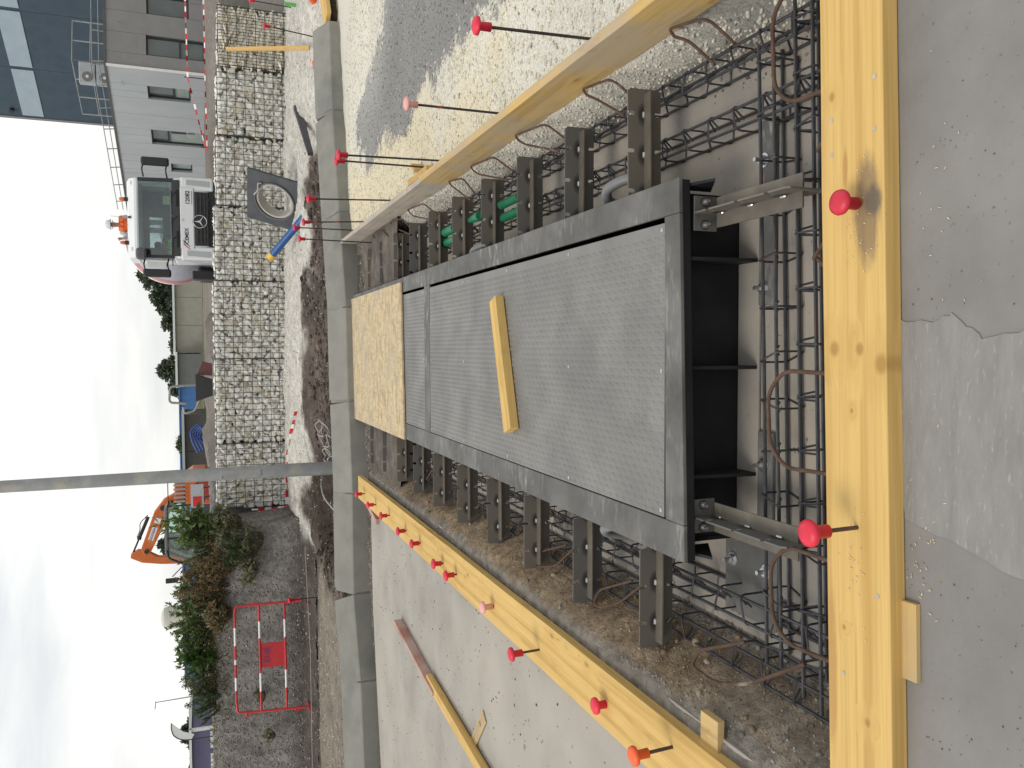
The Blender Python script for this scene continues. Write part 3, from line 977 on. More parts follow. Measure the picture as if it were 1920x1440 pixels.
for bx in (.47, -.60):
    bracket(bx, 2.44, -PI / 2, -.005)
    mb = MB(); mb.b(bx - .06, bx + .06, 2.444, 2.452, -.10, -.01); tb = mb.build('bolt_tab', M_steel, fr)
    for q in (-.04, .04):
        b_ = inst('anchor_bolt', hexme, tb, (bx + q, 2.444, -.05), (PI / 2, 0, 0), (.7, .7, .7))

# ------------------------------------------------------------------ timber
NA = R(2.2)
def near_pt(x, off):
    return (x, 1.625 + .0386 * x + off, 0)
plank('timber_plank', (-2.6, 1.628 - .0386 * 2.6, .002), (2.6, 1.628 + .0386 * 2.6, .002), .212, .05, M_near, 'thick yellow plank lying flat along the near edge of the trench', 'plank', waves=.0012)
npk = bpy.data.objects['timber_plank']
for sx, sy in ((.66, -.081), (.595, .065), (.533, -.079), (.507, .066), (-.62, -.07), (-.85, .05)):
    s_ = MB(); s_.lathe([(.0055, 0), (.0055, .0015), (.003, .002)], (sx, sy, .0505), n=10)
    o = s_.build('screw', M_bright, None, smooth=True); o.parent = npk
plank('timber_plank', (-1.478, 1.9, .004), (-1.478, 8.66, .045), .245, .045, M_ply, 'long yellow plank lying flat on the left apron below a row of red caps', 'plank', waves=.002)
plank('timber_plank', (1.203, 1.75, -.065), (1.203, 5.70, -.065), .044, .215, M_plyR, 'golden shuttering plank on edge, nearer half of the right trench side', 'plank', waves=.0015)
plank('timber_plank', (1.206, 5.705, -.065), (1.206, 9.3, -.06), .042, .205, M_plyG, 'greyish weathered shuttering plank on edge, farther half of the right side', 'plank', waves=.002)
plank('packing_block', (-1.31, 2.24, -.005), (-1.31, 2.34, -.005), .12, .028, M_ply2, 'small wood packing block under the left plank at the trench side', 'block', bevel=.002)
plank('packing_block', (-.81, 1.475, .001), (-.62, 1.482, .001), .055, .014, M_ply2, 'thin wood offcut poking out from under the near plank', 'block', bevel=.001)
plank('timber_block', (1.255, 5.55, .05), (1.255, 6.1, .05), .045, .085, M_lath, 'short wood block behind the joint of the right shuttering planks', 'block')
plank('timber_wedge', (1.30, 5.85, .05), (1.36, 5.95, .05), .03, .10, M_lath, 'small wood wedge beside the block behind the right shuttering planks', 'block')
# offcut lying on the tread plate
plank('timber_offcut', (-.44, 4.04, FT + .002), (.275, 4.27, FT + .002), .105, .05, M_ply, 'short yellow timber offcut lying askew on the tread plate', 'timber')
# boards on the apron
plank('painted_stake', (-1.60, 8.62, .003), (-1.73, 8.0, .003), .06, .035, M_redwood, 'red painted stake lying under the far end of the left plank', 'stake')
plank('painted_board', (-2.42, 7.02, .003), (-2.555, 5.72, .003), .028, .075, M_redwood, 'red painted board standing on edge on the left apron', 'board')
plank('timber_batten', (-2.53, 5.95, .012), (-2.66, 3.9, .012), .075, .05, M_ply, 'yellow batten lying on the left apron against the red board', 'batten')
sp = plank('timber_offcut', (-2.70, 5.05, .0015), (-2.30, 4.72, .0015), .085, .009, M_ply2, 'short thin board crossing under the yellow batten, marked with a question mark', 'board')
M_mark = flat('pencil_mark', (.12, .11, .10), .8)
text_mesh('?', .05, facing((-2.38, 4.79, .0116), (.77, -.63, 0), (.63, .77, 0)), 'pencil_mark', M_mark, None).parent = sp
sp_ch = bpy.data.objects['pencil_mark']; sp_ch.matrix_parent_inverse = sp.matrix_basis.inverted()
# OSB sheet
ob = MB(); ob.hexa([(-.755, 6.585, 0), (.553, 6.665, 0), (.550, 9.41, 0), (-.772, 9.345, 0), (-.755, 6.585, .018), (.553, 6.665, .018), (.550, 9.41, .018), (-.772, 9.345, .018)])
o = ob.build('board_sheet', M_osb, bevel=.003)
o.location.z = FT + .003
tag(o, 'pale strand board sheet covering the far end of the steel frame', 'board')

# ------------------------------------------------------------------ rebar cages
def ring_pts(c, a, u, w_, h):
    c, a, u = Vector(c), Vector(a), Vector(u)
    P = [c - a * w_ / 2 - u * h / 2, c + a * w_ / 2 - u * h / 2, c + a * w_ / 2 + u * h / 2, c - a * w_ / 2 + u * h / 2]
    return P
def cage(label, p, q, w_, z0, z1, step, r=.006, rs=.0038, n_extra=0, ph=0., flip=1):
    """lattice cage from p to q (xy), width w_, between heights z0 and z1"""
    p, q = Vector(p + (0,)), Vector(q + (0,))
    d = (q - p).normalized()
    a = Vector((d.y, -d.x, 0))
    t = thing('rebar_cage', label, 'rebar cage', (p + q) / 2 + Vector((0, 0, z0)), 'rebar cages in the trench')
    off = []
    for sa, zz in ((-1, z0), (1, z0), (-1, z1), (1, z1)):
        mb = MB()
        j = [random.uniform(-.01, .01) for _ in range(3)]
        pts = [p + a * (sa * w_ / 2) + Vector((0, 0, zz)) - d * j[0] * 4, (p + q) / 2 + a * (sa * w_ / 2 + j[1] * .5) + Vector((0, 0, zz + j[2] * .4)), q + a * (sa * w_ / 2) + Vector((0, 0, zz)) + d * j[1] * 4]
        mb.tube([pts[0].lerp(pts[1], k / 4) for k in range(4)] + [pts[1].lerp(pts[2], k / 4) for k in range(5)], r, 7)
        mb.build('long_bar', M_rebar, t, smooth=True)
    ln = (q - p).length
    k = ph
    while k < ln:
        c = p + d * k + Vector((0, 0, (z0 + z1) / 2))
        tl = random.uniform(-.02, .02)
        P = ring_pts(c, a, Vector((0, 0, 1)), w_ + 2 * (r + rs), z1 - z0 + 2 * (r + rs))
        P = [v + d * (tl if i in (0, 3) else -tl) for i, v in enumerate(P)]
        mb = MB()
        lp = arc_round(P, .022, 3, closed=True)
        mb.tube(lp, rs, 5, closed=True)
        # hook ends bent into the cage at one upper corner
        hk = P[2] if flip > 0 else P[3]
        sg = -flip
        for e in (-.004, .008):
            mb.bar(hk + d * e + Vector((0, 0, -.004)) + a * sg * .006, hk + d * (e * 2.5) + a * (sg * .045) + Vector((0, 0, -.045)), rs, 5)
        mb.build('stirrup', M_rebar, t, smooth=True)
        k += step * random.uniform(.95, 1.05)
    return t
cage('rebar cage on the right of the frame, outer of the two by the gravel', (1.03, 1.72), (1.03, 9.0), .07, -.268, -.175, .157, ph=.1, flip=-1)
cage('rebar cage on the right of the frame, inner one against the steel side', (.81, 1.75), (.81, 9.0), .07, -.268, -.175, .157, ph=.05)
cage('rebar cage on the left of the frame, inner one against the steel side', (-.93, 1.95), (-.93, 8.9), .08, -.268, -.172, .16, ph=.08)
cage('rebar cage on the left of the frame, outer one beside the soil bank', (-1.115, 1.8), (-1.115, 8.8), .075, -.265, -.17, .165, ph=.12, flip=-1)
cage('rebar cage crossing the near end of the trench, nearer the steel frame', (-1.07, 2.20), (1.0, 2.275), .075, -.268, -.172, .165, r=.0065, ph=.06)
cage('rebar cage crossing the near end of the trench, beside the near plank', (-1.11, 2.01), (1.9, 2.12), .08, -.262, -.168, .17, r=.0065, ph=.11, flip=-1)

# ------------------------------------------------------------------ rusty hairpins
def hairpin(label, pts, r=.0062, group='rusty rebar hairpins round the trench'):
    mb = MB()
    mb.tube(arc_round(pts, .06, 5), r, 8)
    o = mb.build('rebar_hairpin', M_rust, smooth=True)
    return tag(o, label, 'rebar hairpin', group)
hn = ['far left', 'second from the left', 'middle', 'second from the right', 'far right']
for (xa, xb, yb, zz, nm) in ((-.90, -.60, 2.035, -.03, 'rusty rebar hairpin from under the near plank, below the left red cap'),
                             (-.365, -.07, 2.055, -.03, 'rusty rebar hairpin from under the near plank, in the middle of the pit end'),
                             (.205, .33, 1.93, -.09, 'rusty rebar hairpin from under the near plank, right of the middle gusset'),
                             (.52, .64, 1.92, -.09, 'rusty rebar hairpin from under the near plank, beside the right front bracket'),
                             (.72, 1.06, 2.04, -.02, 'rusty rebar hairpin from under the near plank, at its right end')):
    hairpin(nm, [(xb - .01, NE(xb) - .05, -.06), (xb, yb - .06, zz), (xb - .07, yb, zz + .01), (xa + .06, yb, zz), (xa, yb - .06, zz - .01), (xa + .01, NE(xa) - .05, -.07)], .0064)
RH = [(2.30, 2.62, 1), (2.95, 3.35, 2), (3.62, 4.2, 3), (4.35, 5.0, 4), (5.05, 5.5, 5), (5.95, 6.72, 6), (6.75, 7.42, 7), (7.5, 8.28, 8)]
ords = ['first', 'second', 'third', 'fourth', 'fifth', 'sixth', 'seventh', 'eighth']
for i, (ya, yb, k) in enumerate(RH):
    x0 = 1.02
    hairpin('rusty rebar hairpin below the right shuttering plank, %s from the near end' % ords[i], [(x0 - .02, ya - .02, -.05), (1.125, ya + .3 * (yb - ya), -.02 + .01 * (i % 2)), (1.165, yb, -.012), (1.14, yb + .0, -.03), (1.10, yb - .08, -.04), (x0 - .04, ya + .12, -.07)], .0058)
LH = [(2.02, 2.55), (2.98, 3.36), (3.66, 4.1), (6.4, 6.9)]
for i, (ya, yb) in enumerate(LH):
    big = i == 0
    hairpin('rusty rebar hairpin in the left soil bank, %s from the near plank' % ords[i], [(-1.0, ya + (.24 if big else .06), -.10), (-1.12, yb - .03, -.09), (-1.185, yb, -.075), (-1.19, yb - .16 if big else yb - .06, -.07), (-1.14, ya + .22 if big else ya + .18, -.09), (-.98, ya - .03, -.12)], .0068 if big else .0055)

# ------------------------------------------------------------------ capped stakes
cp = MB(); cp.lathe([(.0175, 0), (.0165, .04), (.022, .047), (.034, .05), (.0355, .056), (.033, .064), (.022, .070), (.006, .0725)], n=22)
CAPM = cp.mesh('cap'); CAPM.polygons.foreach_set('use_smooth', [True] * len(CAPM.polygons))
CAPS = {}
for nm, m_ in (('r', M_cap), ('o', M_capo), ('p', M_capp)):
    c_ = CAPM.copy(); c_.materials.append(m_); CAPS[nm] = c_
def stake(label, x, y, z0, ztop, kind='r', lean=(0, 0), r=.0065, mat=None, group='capped rebar stakes', sc_=1.):
    t = thing('rebar_stake', label, 'rebar stake', (x, y, z0), group)
    top = Vector((x + lean[0], y + lean[1], ztop))
    mb = MB(); mb.bar((x, y, z0), top - Vector((0, 0, .012)), r, 8); mb.build('bar', mat or M_stake, t, smooth=True)
    d = (top - Vector((x, y, z0))).normalized()
    rot = Vector((0, 0, 1)).rotation_difference(d).to_euler()
    c_ = inst('cap', CAPS[kind], t, top - d * .06 * sc_, rot, (sc_, sc_, sc_))
    return t
stake('red cap pressed down on the near plank beside its dark stain', .36, 1.615, -.15, .118, mat=M_rust, sc_=.92)
stake('red capped rusty stake standing up through the left half of the near plank', -.455, 1.60, -.15, .205, lean=(-.008, .01), mat=M_rust, r=.0058)
LC = [(2.47, .21, 'o'), (2.985, .10, 'r'), (3.70, .20, 'r'), (4.38, .115, 'p'), (5.10, .125, 'r'), (5.42, .12, 'r'), (6.04, .12, 'r'), (6.50, .12, 'r'), (7.12, .13, 'r'), (7.72, .13, 'r'), (8.30, .135, 'r')]
lo = ['nearest', 'second', 'third', 'fourth', 'fifth', 'sixth', 'seventh', 'eighth', 'ninth', 'tenth', 'farthest']
for i, (y, zt, k) in enumerate(LC):
    col_ = {'o': 'orange', 'r': 'red', 'p': 'faded pink'}[k]
    pos = {0: 'nearest of the row', 10: 'farthest of the row'}.get(i, '%s from the near end' % lo[i])
    stake('%s capped stake through the left plank, %s' % (col_, pos), (-1.435 if i == 0 else -1.50) + random.uniform(-.015, .015), y, -.1, zt + .045 * (y - 1.9) / 6.8, k, lean=(random.uniform(-.012, .006), 0), mat=M_rust, group='capped stakes along the left plank')
RC = [(2.98, 1.245, .615, 'r', -.02), (4.10, 1.245, .62, 'p', 0), (5.23, 1.245, .79, 'r', -.02), (5.72, 1.30, .73, 'r', 0), (6.75, 1.25, .80, 'r', -.04), (7.9, 1.245, .71, 'r', -.05), (8.72, 1.26, .71, 'r', 0), (8.45, 1.10, .69, 'r', .01)]
for i, (y, x, zt, k, l) in enumerate(RC):
    z0 = -.15
    stake('%s capped stake behind the right shuttering plank, %s' % ('faded pink' if k == 'p' else 'red', ['nearest the camera', 'second from the near end', 'third, left of a close pair', 'fourth, right of a close pair', 'fifth from the near end', 'sixth from the near end', 'last before the kerb', 'standing inside the trench at the far end'][i]), x, y, z0, zt, k, lean=(l, 0), group='capped stakes along the right plank')
for i, (x, y, zt, l) in enumerate(((4.55, 12.3, .72, .25), (5.85, 14.6, .78, .1), (-4.0, 13.2, .42, -.02))):
    stake(['red capped stake behind the kerb at the right end of the gabions', 'red capped stake by the grey concrete panel behind the right kerb', 'red capped stake in the gravel left of the lamp pole'][i], x, y, -.05, zt, 'r', lean=(l * .3, 0), r=.009, group='capped stakes beyond the kerb', sc_=1.35)

# ------------------------------------------------------------------ loose stones (uncountable)
def zones(n, xr, yr):
    return rng.uniform(xr[0], xr[1], n), rng.uniform(yr[0], yr[1], n)
x, y = zones(22000, (1.24, 3.8), (1.9, 9.6))
k = (rng.random(22000) < .3 + .7 * np.exp(-(y - 2) / 3.))
x, y = x[k], y[k]
asp = inpoly(x, y, ASPH)
z = pad_h(x, y)
cols = np.where(asp[:, None], pick(len(x), [(.2, .195, .19), (.32, .31, .3), (.13, .125, .12), (.6, .57, .5)], [.45, .3, .15, .1]), pick(len(x), [(.66, .62, .53), (.62, .56, .42), (.55, .53, .48), (.28, .27, .26)], [.5, .3, .17, .03]))
sz = np.where(asp, rng.uniform(.003, .008, len(x)), rng.uniform(.004, .012, len(x)))
o = pebbles('loose_gravel', np.stack([x, y, z + sz * .2], -1), sz, cols, M_peb); tag(o, 'loose cream gravel lying on the pad behind the right shuttering', 'gravel')
x, y = zones(4200, (1.06, 1.178), (2.0, 9.0))
z = pad_h(x, y)
sz = rng.uniform(.004, .012, len(x))
o = pebbles('bank_gravel', np.stack([x, y, z], -1), sz, pick(len(x), [(.62, .59, .51), (.54, .51, .45), (.68, .64, .55), (.25, .24, .22)], [.4, .3, .22, .08]), M_peb); tag(o, 'pale gravel bank at the foot of the right shuttering', 'gravel')
x, y = zones(700, (.95, 1.7), (1.95, 2.75))
sz = rng.uniform(.003, .014, len(x)) * rng.random(len(x)) ** .6
o = pebbles('rubble', np.stack([x, y, np.full(len(x), -.279)], -1), sz, pick(len(x), [(.22, .21, .2), (.3, .285, .26), (.13, .125, .12)]), M_peb); tag(o, 'grey rubble on the trench floor at its right near corner', 'rubble')
x, y = zones(9000, (-1.30, -1.0), (1.75, 8.9))
k = rng.random(len(x)) < .3 + .5 * (y < 3.0)
x, y = x[k], y[k]
z = lb_h(x, y)
sz = rng.uniform(.002, .0065, len(x)) * (1 + (rng.random(len(x)) < .03) * 2.2)
brn = (y + .6 * fbm(x, y, 1.5, 91) > 2.2) & (x > -1.26)
cols = np.where(brn[:, None], pick(len(x), [(.25, .18, .12), (.31, .235, .165), (.19, .14, .095), (.34, .29, .235)]), pick(len(x), [(.25, .235, .21), (.32, .3, .27), (.17, .16, .145)]))
o = pebbles('soil_crumbs', np.stack([x, y, z + sz * .15], -1), sz, cols, M_peb); tag(o, 'crumbly brown soil and stones on the left trench bank', 'soil')
x, y = zones(26000, (-13, -2.9), (14.2, 16.6))
z = heap_h(x, y)
sz = rng.uniform(.006, .022, len(x))
o = pebbles('crushed_stone', np.stack([x, y, z], -1), sz, pick(len(x), [(.21, .2, .19), (.27, .255, .24), (.14, .132, .125), (.36, .345, .32), (.52, .5, .46)], [.4, .3, .18, .09, .03]), M_peb); tag(o, 'loose grey crushed stone covering the heap behind the barrier', 'crushed stone')
x, y = zones(15000, (-9, 6.5), (8.9, 15.6))
d = y - kerb_y(x)
k = (d > .42)
x, y = x[k], y[k]
z = site_h(x, y)
c0 = site_c(x, y, z)
sz = rng.uniform(.006, .022, len(x)) * np.where(c0.mean(1) > .35, 1., .85)
lite = rng.random(len(x)) < .22
cols = np.clip(np.where(lite[:, None], cvar(len(x), (.45, .42, .37), .3), c0 * rng.uniform(.8, 1.45, (len(x), 1))), .02, .8)
xc, yc = zones(3600, (-3.2, 4.6), (.42, 4.5))
yc = yc + kerb_y(xc)
zc = site_h(xc, yc)
cc_ = site_c(xc, yc, zc)
kc = cc_.mean(1) < .22
o = pebbles('soil_clods', np.stack([xc, yc, zc], -1)[kc], (rng.uniform(.015, .075, len(xc)) * rng.random(len(xc)) ** .8)[kc], np.clip(cc_[kc] * rng.uniform(.6, 1.3, (int(kc.sum()), 1)), .02, .5), M_soil); tag(o, 'dark soil clods along the back of the kerb', 'soil')
o = pebbles('site_gravel', np.stack([x, y, z], -1), sz, cols, M_peb); tag(o, 'loose gravel and soil lumps between the kerb and the gabions', 'gravel')
x, y = zones(3000, (-6, 4.2), (-.32, .05))
y = y + kerb_y(x)
z = site_h(x, y)
k = (y - kerb_y(x) < -.02)
sz = rng.uniform(.005, .018, len(x))
o = pebbles('kerb_foot_dirt', np.stack([x, y, z], -1)[k], sz[k], pick(int(k.sum()), [(.18, .16, .14), (.27, .25, .22), (.12, .105, .09)]), M_peb); tag(o, 'dirt and small stones along the foot of the kerb', 'dirt')
# grit and wood shavings on the concrete
x, y = zones(420, (-1.1, 1.0), (1.05, 1.5))
sz = rng.uniform(.0008, .0026, len(x))
o = pebbles('grit', np.stack([x, y, np.full(len(x), .001)], -1), sz, pick(len(x), [(.14, .13, .12), (.32, .3, .28), (.2, .19, .17)]), M_peb); tag(o, 'scattered grit on the near concrete', 'grit')
x, y = zones(900, (-4.5, -1.62), (2.8, 8.2))
sz = rng.uniform(.003, .009, len(x)) * rng.random(len(x)) ** .5
o = pebbles('apron_grit', np.stack([x, y, np.full(len(x), .001)], -1), sz, pick(len(x), [(.13, .12, .11), (.3, .28, .25), (.19, .175, .16)], [.5, .25, .25]), M_peb); tag(o, 'scattered stones and grit on the left concrete apron', 'grit')
def shavings(n, cx, cy, sx, sy, zf, name, label):
    x = rng.normal(cx, sx, n); y = rng.normal(cy, sy, n)
    v = np.empty((n, 8, 3)); 
    a = rng.uniform(0, PI, n); ln = rng.uniform(.0012, .0042, n); wd = rng.uniform(.0005, .0011, n)
    ca, sa = np.cos(a), np.sin(a)
    for i, (p, q, h) in enumerate(((-1, -1, 0), (1, -1, 0), (1, 1, 0), (-1, 1, 0), (-1, -1, 1), (1, -1, 1), (1, 1, 1), (-1, 1, 1))):
        v[:, i, 0] = x + ca * p * ln - sa * q * wd
        v[:, i, 1] = y + sa * p * ln + ca * q * wd
        v[:, i, 2] = zf(x, y) + .0004 + h * .0012 + (.002 * rng.random(n) if p > 0 else 0)
    f = np.array([(3, 2, 1, 0), (4, 5, 6, 7), (0, 1, 5, 4), (1, 2, 6, 5), (2, 3, 7, 6), (3, 0, 4, 7)])
    me = bigmesh(name, v.reshape(-1, 3), (f[None] + (np.arange(n) * 8)[:, None, None]).reshape(-1, 4))
    me.materials.append(flat('wood_shaving', (.72, .6, .38), .8))
    o = link(name, me); o['kind'] = 'stuff'
    return tag(o, label, 'shavings')
shavings(34, -.5, 1.45, .12, .03, lambda x, y: .003, 'wood_shavings', 'pale wood shavings on the near concrete below the left cap')
shavings(16, .33, 1.42, .16, .04, lambda x, y: .003, 'wood_shavings', 'pale wood shavings on the near concrete below the right cap')
shavings(26, -.55, 1.61, .09, .025, lambda x, y: .0535, 'wood_shavings', 'pale wood shavings on the near plank beside the left stake')
shavings(30, .31, 1.62, .07, .03, lambda x, y: .0535, 'wood_shavings', 'pale wood shavings on the near plank beside the pressed down cap')

# ------------------------------------------------------------------ gabion wall
def stone_variant(seed, flat_=1.):
    r = random.Random(seed)
    bm = bmesh.new()
    ax = (r.uniform(.85, 1.25), r.uniform(.75, 1.0), r.uniform(.7, 1.0) * flat_)
    for _ in range(16):
        v = Vector((r.gauss(0, 1), r.gauss(0, 1), r.gauss(0, 1))).normalized()
        # boxy roundness
        k = 1 / max(abs(v.x), abs(v.y), abs(v.z)) ** .3
        bm.verts.new((v.x * ax[0] * k * .86, v.y * ax[1] * k * .86, v.z * ax[2] * k * .86))
    h = bmesh.ops.convex_hull(bm, input=bm.verts)
    bmesh.ops.delete(bm, geom=[g for g in h['geom_interior'] if isinstance(g, bmesh.types.BMVert)], context='VERTS')
    me = bpy.data.meshes.new('stone')
    bm.to_mesh(me); bm.free()
    return me
SV = [stone_variant(100 + i) for i in range(14)]
SVY = [stone_variant(300 + i, .5) for i in range(8)]
for m_ in SV: m_.materials.append(M_stone)
for m_ in SVY: m_.materials.append(M_stoney)
def pack(w_, h, rmax, rmin, tries, rr, ell=1.):
    P = []
    px = np.empty(0); pz = np.empty(0); pr = np.empty(0)
    for i in range(tries):
        f = i / tries
        r = (rmax * (1 - f) ** 1.3 + rmin) * rr.uniform(.8, 1.15)
        a, b_ = rr.uniform(r * .55, w_ - r * .55), rr.uniform(r * .6 / ell, h - r * .5 / ell)
        if len(px):
            dd = np.hypot(px - a, (pz - b_) * ell)
            if (dd < .86 * (pr + r)).any():
                continue
        px = np.append(px, a); pz = np.append(pz, b_); pr = np.append(pr, r)
    return px, pz, pr
GAB = [(-2.93, -1.725, 15.62, .0, 'gabion basket at the left end of the wall, behind the lamp pole'),
       (-1.722, -.175, 15.58, .0, 'gabion basket, second from the left end of the wall'),
       (-.172, 1.235, 15.54, .0, 'gabion basket in the middle of the wall, beside the blue pipe'),
       (1.238, 2.565, 15.5, -.03, 'gabion basket just left of the leaning square frame'),
       (2.568, 3.795, 15.45, -.07, 'gabion basket behind the leaning square frame'),
       (3.798, 4.985, 15.4, -.11, 'gabion basket between the square frame and the cream stones')]
def gabion(x0, x1, yf, z0, label, creamy=False):
    H = 1.43
    D = .72
    t = thing('gabion', label, 'gabion', ((x0 + x1) / 2, yf + D / 2, z0), 'gabion baskets of the wall')
    rr = random.Random(int(x0 * 1000))
    w_ = x1 - x0
    if creamy:
        px, pz, pr = pack(w_, H, .085, .030, 5200, rr, 2.3)
    else:
        px, pz, pr = pack(w_, H, .040, .031, 9000, rr)
    vs = SVY if creamy else SV
    order = np.argsort(-pr)[:300]
    for a, b_, r in zip(px[order], pz[order], pr[order]):
        o = bpy.data.objects.new('stone', vs[rr.randrange(len(vs))])
        C.objects.link(o)
        o.parent = t
        k = r * 1.4
        o.location = (x0 + a - t.location.x, yf + .025 + r * .8 - t.location.y, b_)
        o.rotation_euler = (rr.uniform(-.25, .25), rr.uniform(-.3, .3), rr.uniform(-.6, .6)) if creamy else (rr.uniform(0, 6), rr.uniform(0, 6), rr.uniform(0, 6))
        o.scale = (k * (1.15 if creamy else 1), k, k * (1. if creamy else 1))
    # stones deeper in the basket and on its top: one body
    n = 1500
    q = np.stack([rng.uniform(x0 + .06, x1 - .06, n), yf + .10 + (D - .18) * rng.random(n) ** 2.2, z0 + rng.uniform(.05, H - .06, n)], -1)
    n2 = 170
    q2 = np.stack([rng.uniform(x0 + .05, x1 - .05, n2), rng.uniform(yf + .05, yf + D - .05, n2), np.full(n2, z0 + H - .045)], -1)
    q = np.concatenate([q, q2])
    lf = np.argsort(-pr)[300:]
    q = np.concatenate([q, np.stack([x0 + px[lf], yf + .03 + pr[lf] * .8, z0 + pz[lf]], -1)])
    pebbles('inner_stones', q, np.concatenate([rng.uniform(.05, .075, len(q) - len(lf)), pr[lf] * 1.1]), cvar(len(q), (.78, .76, .70), .2), M_peb, t, flatz=.9)
    # wire basket
    cw = .053 if creamy else .1
    ch = .158
    mb = MB()
    r_ = .0050
    nx = int(round(w_ / cw)); nz = int(round(H / ch))
    jz = lambda: rr.uniform(-.006, .006)
    for yy, sgn in ((yf, 1), (yf + D, 1)):
        for i in range(nx + 1):
            xx = x0 + w_ * i / nx
            mb.tube([(xx + jz(), yy + jz(), z0 + H * k / 4) for k in range(5)], r_, 4)
        for j in range(nz + 1):
            zz = z0 + H * j / nz
            mb.tube([(x0 + w_ * k / 5, yy - r_ * 1.8 + jz(), zz + jz()) for k in range(6)], r_, 4)
    for i in range(nx + 1):
        xx = x0 + w_ * i / nx
        mb.tube([(xx, yf, z0 + H), (xx, yf + D, z0 + H)], r_, 4)
    for j in range(1, 5):
        mb.tube([(x0, yf + D * j / 5, z0 + H + .006), (x1, yf + D * j / 5, z0 + H + .006)], r_, 4)
    for xx in (x0, x1):
        for j in range(nz + 1):
            mb.bar((xx, yf, z0 + H * j / nz), (xx, yf + D, z0 + H * j / nz), r_, 4)
        for j in range(1, 7):
            mb.bar((xx, yf + D * j / 7, z0), (xx, yf + D * j / 7, z0 + H), r_, 4)
        for e in (yf, yf + D):
            mb.bar((xx, e, z0), (xx, e, z0 + H), r_ * 1.8, 5)
    mb.build('wire_basket', M_wire, t, fixn=False)
    return t
for a in GAB:
    gabion(*a)
gabion(5.0, 6.02, 15.32, -.14, 'gabion of flat cream stones at the right end of the wall', True)

# ------------------------------------------------------------------ between kerb and gabions
# galvanised pole
pl = thing('lamp_pole', 'tall galvanised steel pole standing behind the kerb', 'pole', (-1.60, 11.0, 0))
mb = MB(); mb.tube([(-1.60, 11.0, -.2), (-1.60, 11.0, 2.), (-1.61, 11.0, 4.), (-1.62, 11.0, 7.)], .092, 24, r2=.062); mb.build('shaft', M_galv, pl, smooth=True)
mb = MB(); mb.b(-1.655, -1.545, 10.902, 10.912, .95, 1.45); hd = mb.build('access_hatch', M_galv, pl, bevel=.004)
mb = MB(); mb.lathe([(.008, 0), (.008, .006)], (-1.63, 10.902, 1.42), (0, -1, 0), 8); mb.build('lock', M_dark, hd)
# square concrete-and-iron manhole frame leaning on the gabions
def leaning_frame():
    t = thing('manhole_frame', 'square dark manhole frame with a round opening leaning on the gabions', 'manhole frame', (2.7, 14.4, 0))
    # corners measured in the leaning plane
    O = Vector((2.77, 14.05, -.02)); right = Vector((-.71, .68, -.02)).normalized()
    up = Vector((.18, .40, .86)); up = (up - right * up.dot(right)).normalized()
    nrm = right.cross(up).normalized()
    if nrm.y > 0: nrm = -nrm
    S, T = .98, .06
    n = 40
    vs, fs = [], []
    def sq(t_):
        c, s_ = math.cos(t_), math.sin(t_)
        k = .5 / max(abs(c), abs(s_))
        return c * k, s_ * k
    for lay in (0, 1):
        for i in range(n):
            t_ = 2 * PI * i / n + PI / 4
            a, b_ = sq(t_)
            vs.append(O + right * (a + .5) * S + up * (b_ + .5) * S + nrm * (T * lay))
            vs.append(O + right * (.5 + .345 * math.cos(t_)) * S + up * (.5 + .345 * math.sin(t_)) * S + nrm * (T * lay))
    for i in range(n):
        j = (i + 1) % n
        a0, a1, b0, b1 = 2 * i, 2 * i + 1, 2 * j, 2 * j + 1
        o_ = 2 * n
        fs += [(a0, b0, b1, a1), (a0 + o_, a1 + o_, b1 + o_, b0 + o_), (a0, a0 + o_, b0 + o_, b0), (a1, b1, b1 + o_, a1 + o_)]
    mb = MB(); mb.add(vs, fs)
    mb.build('plate', surf('cast_iron', (.075, .08, .088), (.05, .053, .06), 5, .5, .3, .1), t, bevel=.006)
    cen = O + right * .5 * S + up * .5 * S
    mb = MB(); mb.tube([cen + nrm * (T + .012) + right * (.352 * S * math.cos(a)) + up * (.352 * S * math.sin(a)) for a in np.linspace(0, 2 * PI, 40, endpoint=False)], .016, 6, closed=True)
    mb.build('rim', surf('cast_iron_rim', (.13, .125, .12), None, 5, .5, .3, .1), t, smooth=True)
    mb = MB()
    ring = []
    for h, r in ((0, .335), (.2, .335), (.2, .30), (0, .30)):
        ring.append((r * S, -h))
    vs, fs = [], []
    for r, h in ring:
        for a in np.linspace(0, 2 * PI, 40, endpoint=False):
            vs.append(cen + nrm * (h + T * .9) + right * (r * math.cos(a)) + up * (r * math.sin(a)))
    for i in range(4):
        for k in range(40):
            fs.append((i * 40 + k, i * 40 + (k + 1) % 40, ((i + 1) % 4) * 40 + (k + 1) % 40, ((i + 1) % 4) * 40 + k))
    mb.add(vs, fs); mb.build('collar', surf('pale_cast_concrete', (.46, .44, .40), (.36, .345, .31), 8, .85), t, smooth=True)
    mb = MB(); q = cen + right * -.30 * S + up * .23 * S + nrm * (T + .02)
    mb.tube(arc_round([q, q + up * .05 + right * -.01 + nrm * .03, q + up * -.03 + right * .14 + nrm * .03 + up * .08, q + right * .26 + up * .13], .04), .014, 6); mb.build('lifting_strap', M_cable, t)
leaning_frame()
mb = MB(); mb.hexa([(2.9, 12.6, .02), (2.96, 12.6, .02), (4.1, 14.1, .02), (4.0, 14.15, .02), (2.9, 12.6, .10), (2.94, 12.6, .10), (4.06, 14.1, .14), (4.0, 14.15, .14)])
tag(mb.build('edge_strip', surf('dark_edging', (.05, .05, .052), None, 8, .6), bevel=.004), 'dark edging strip lying in the soil right of the manhole frame', 'edging')
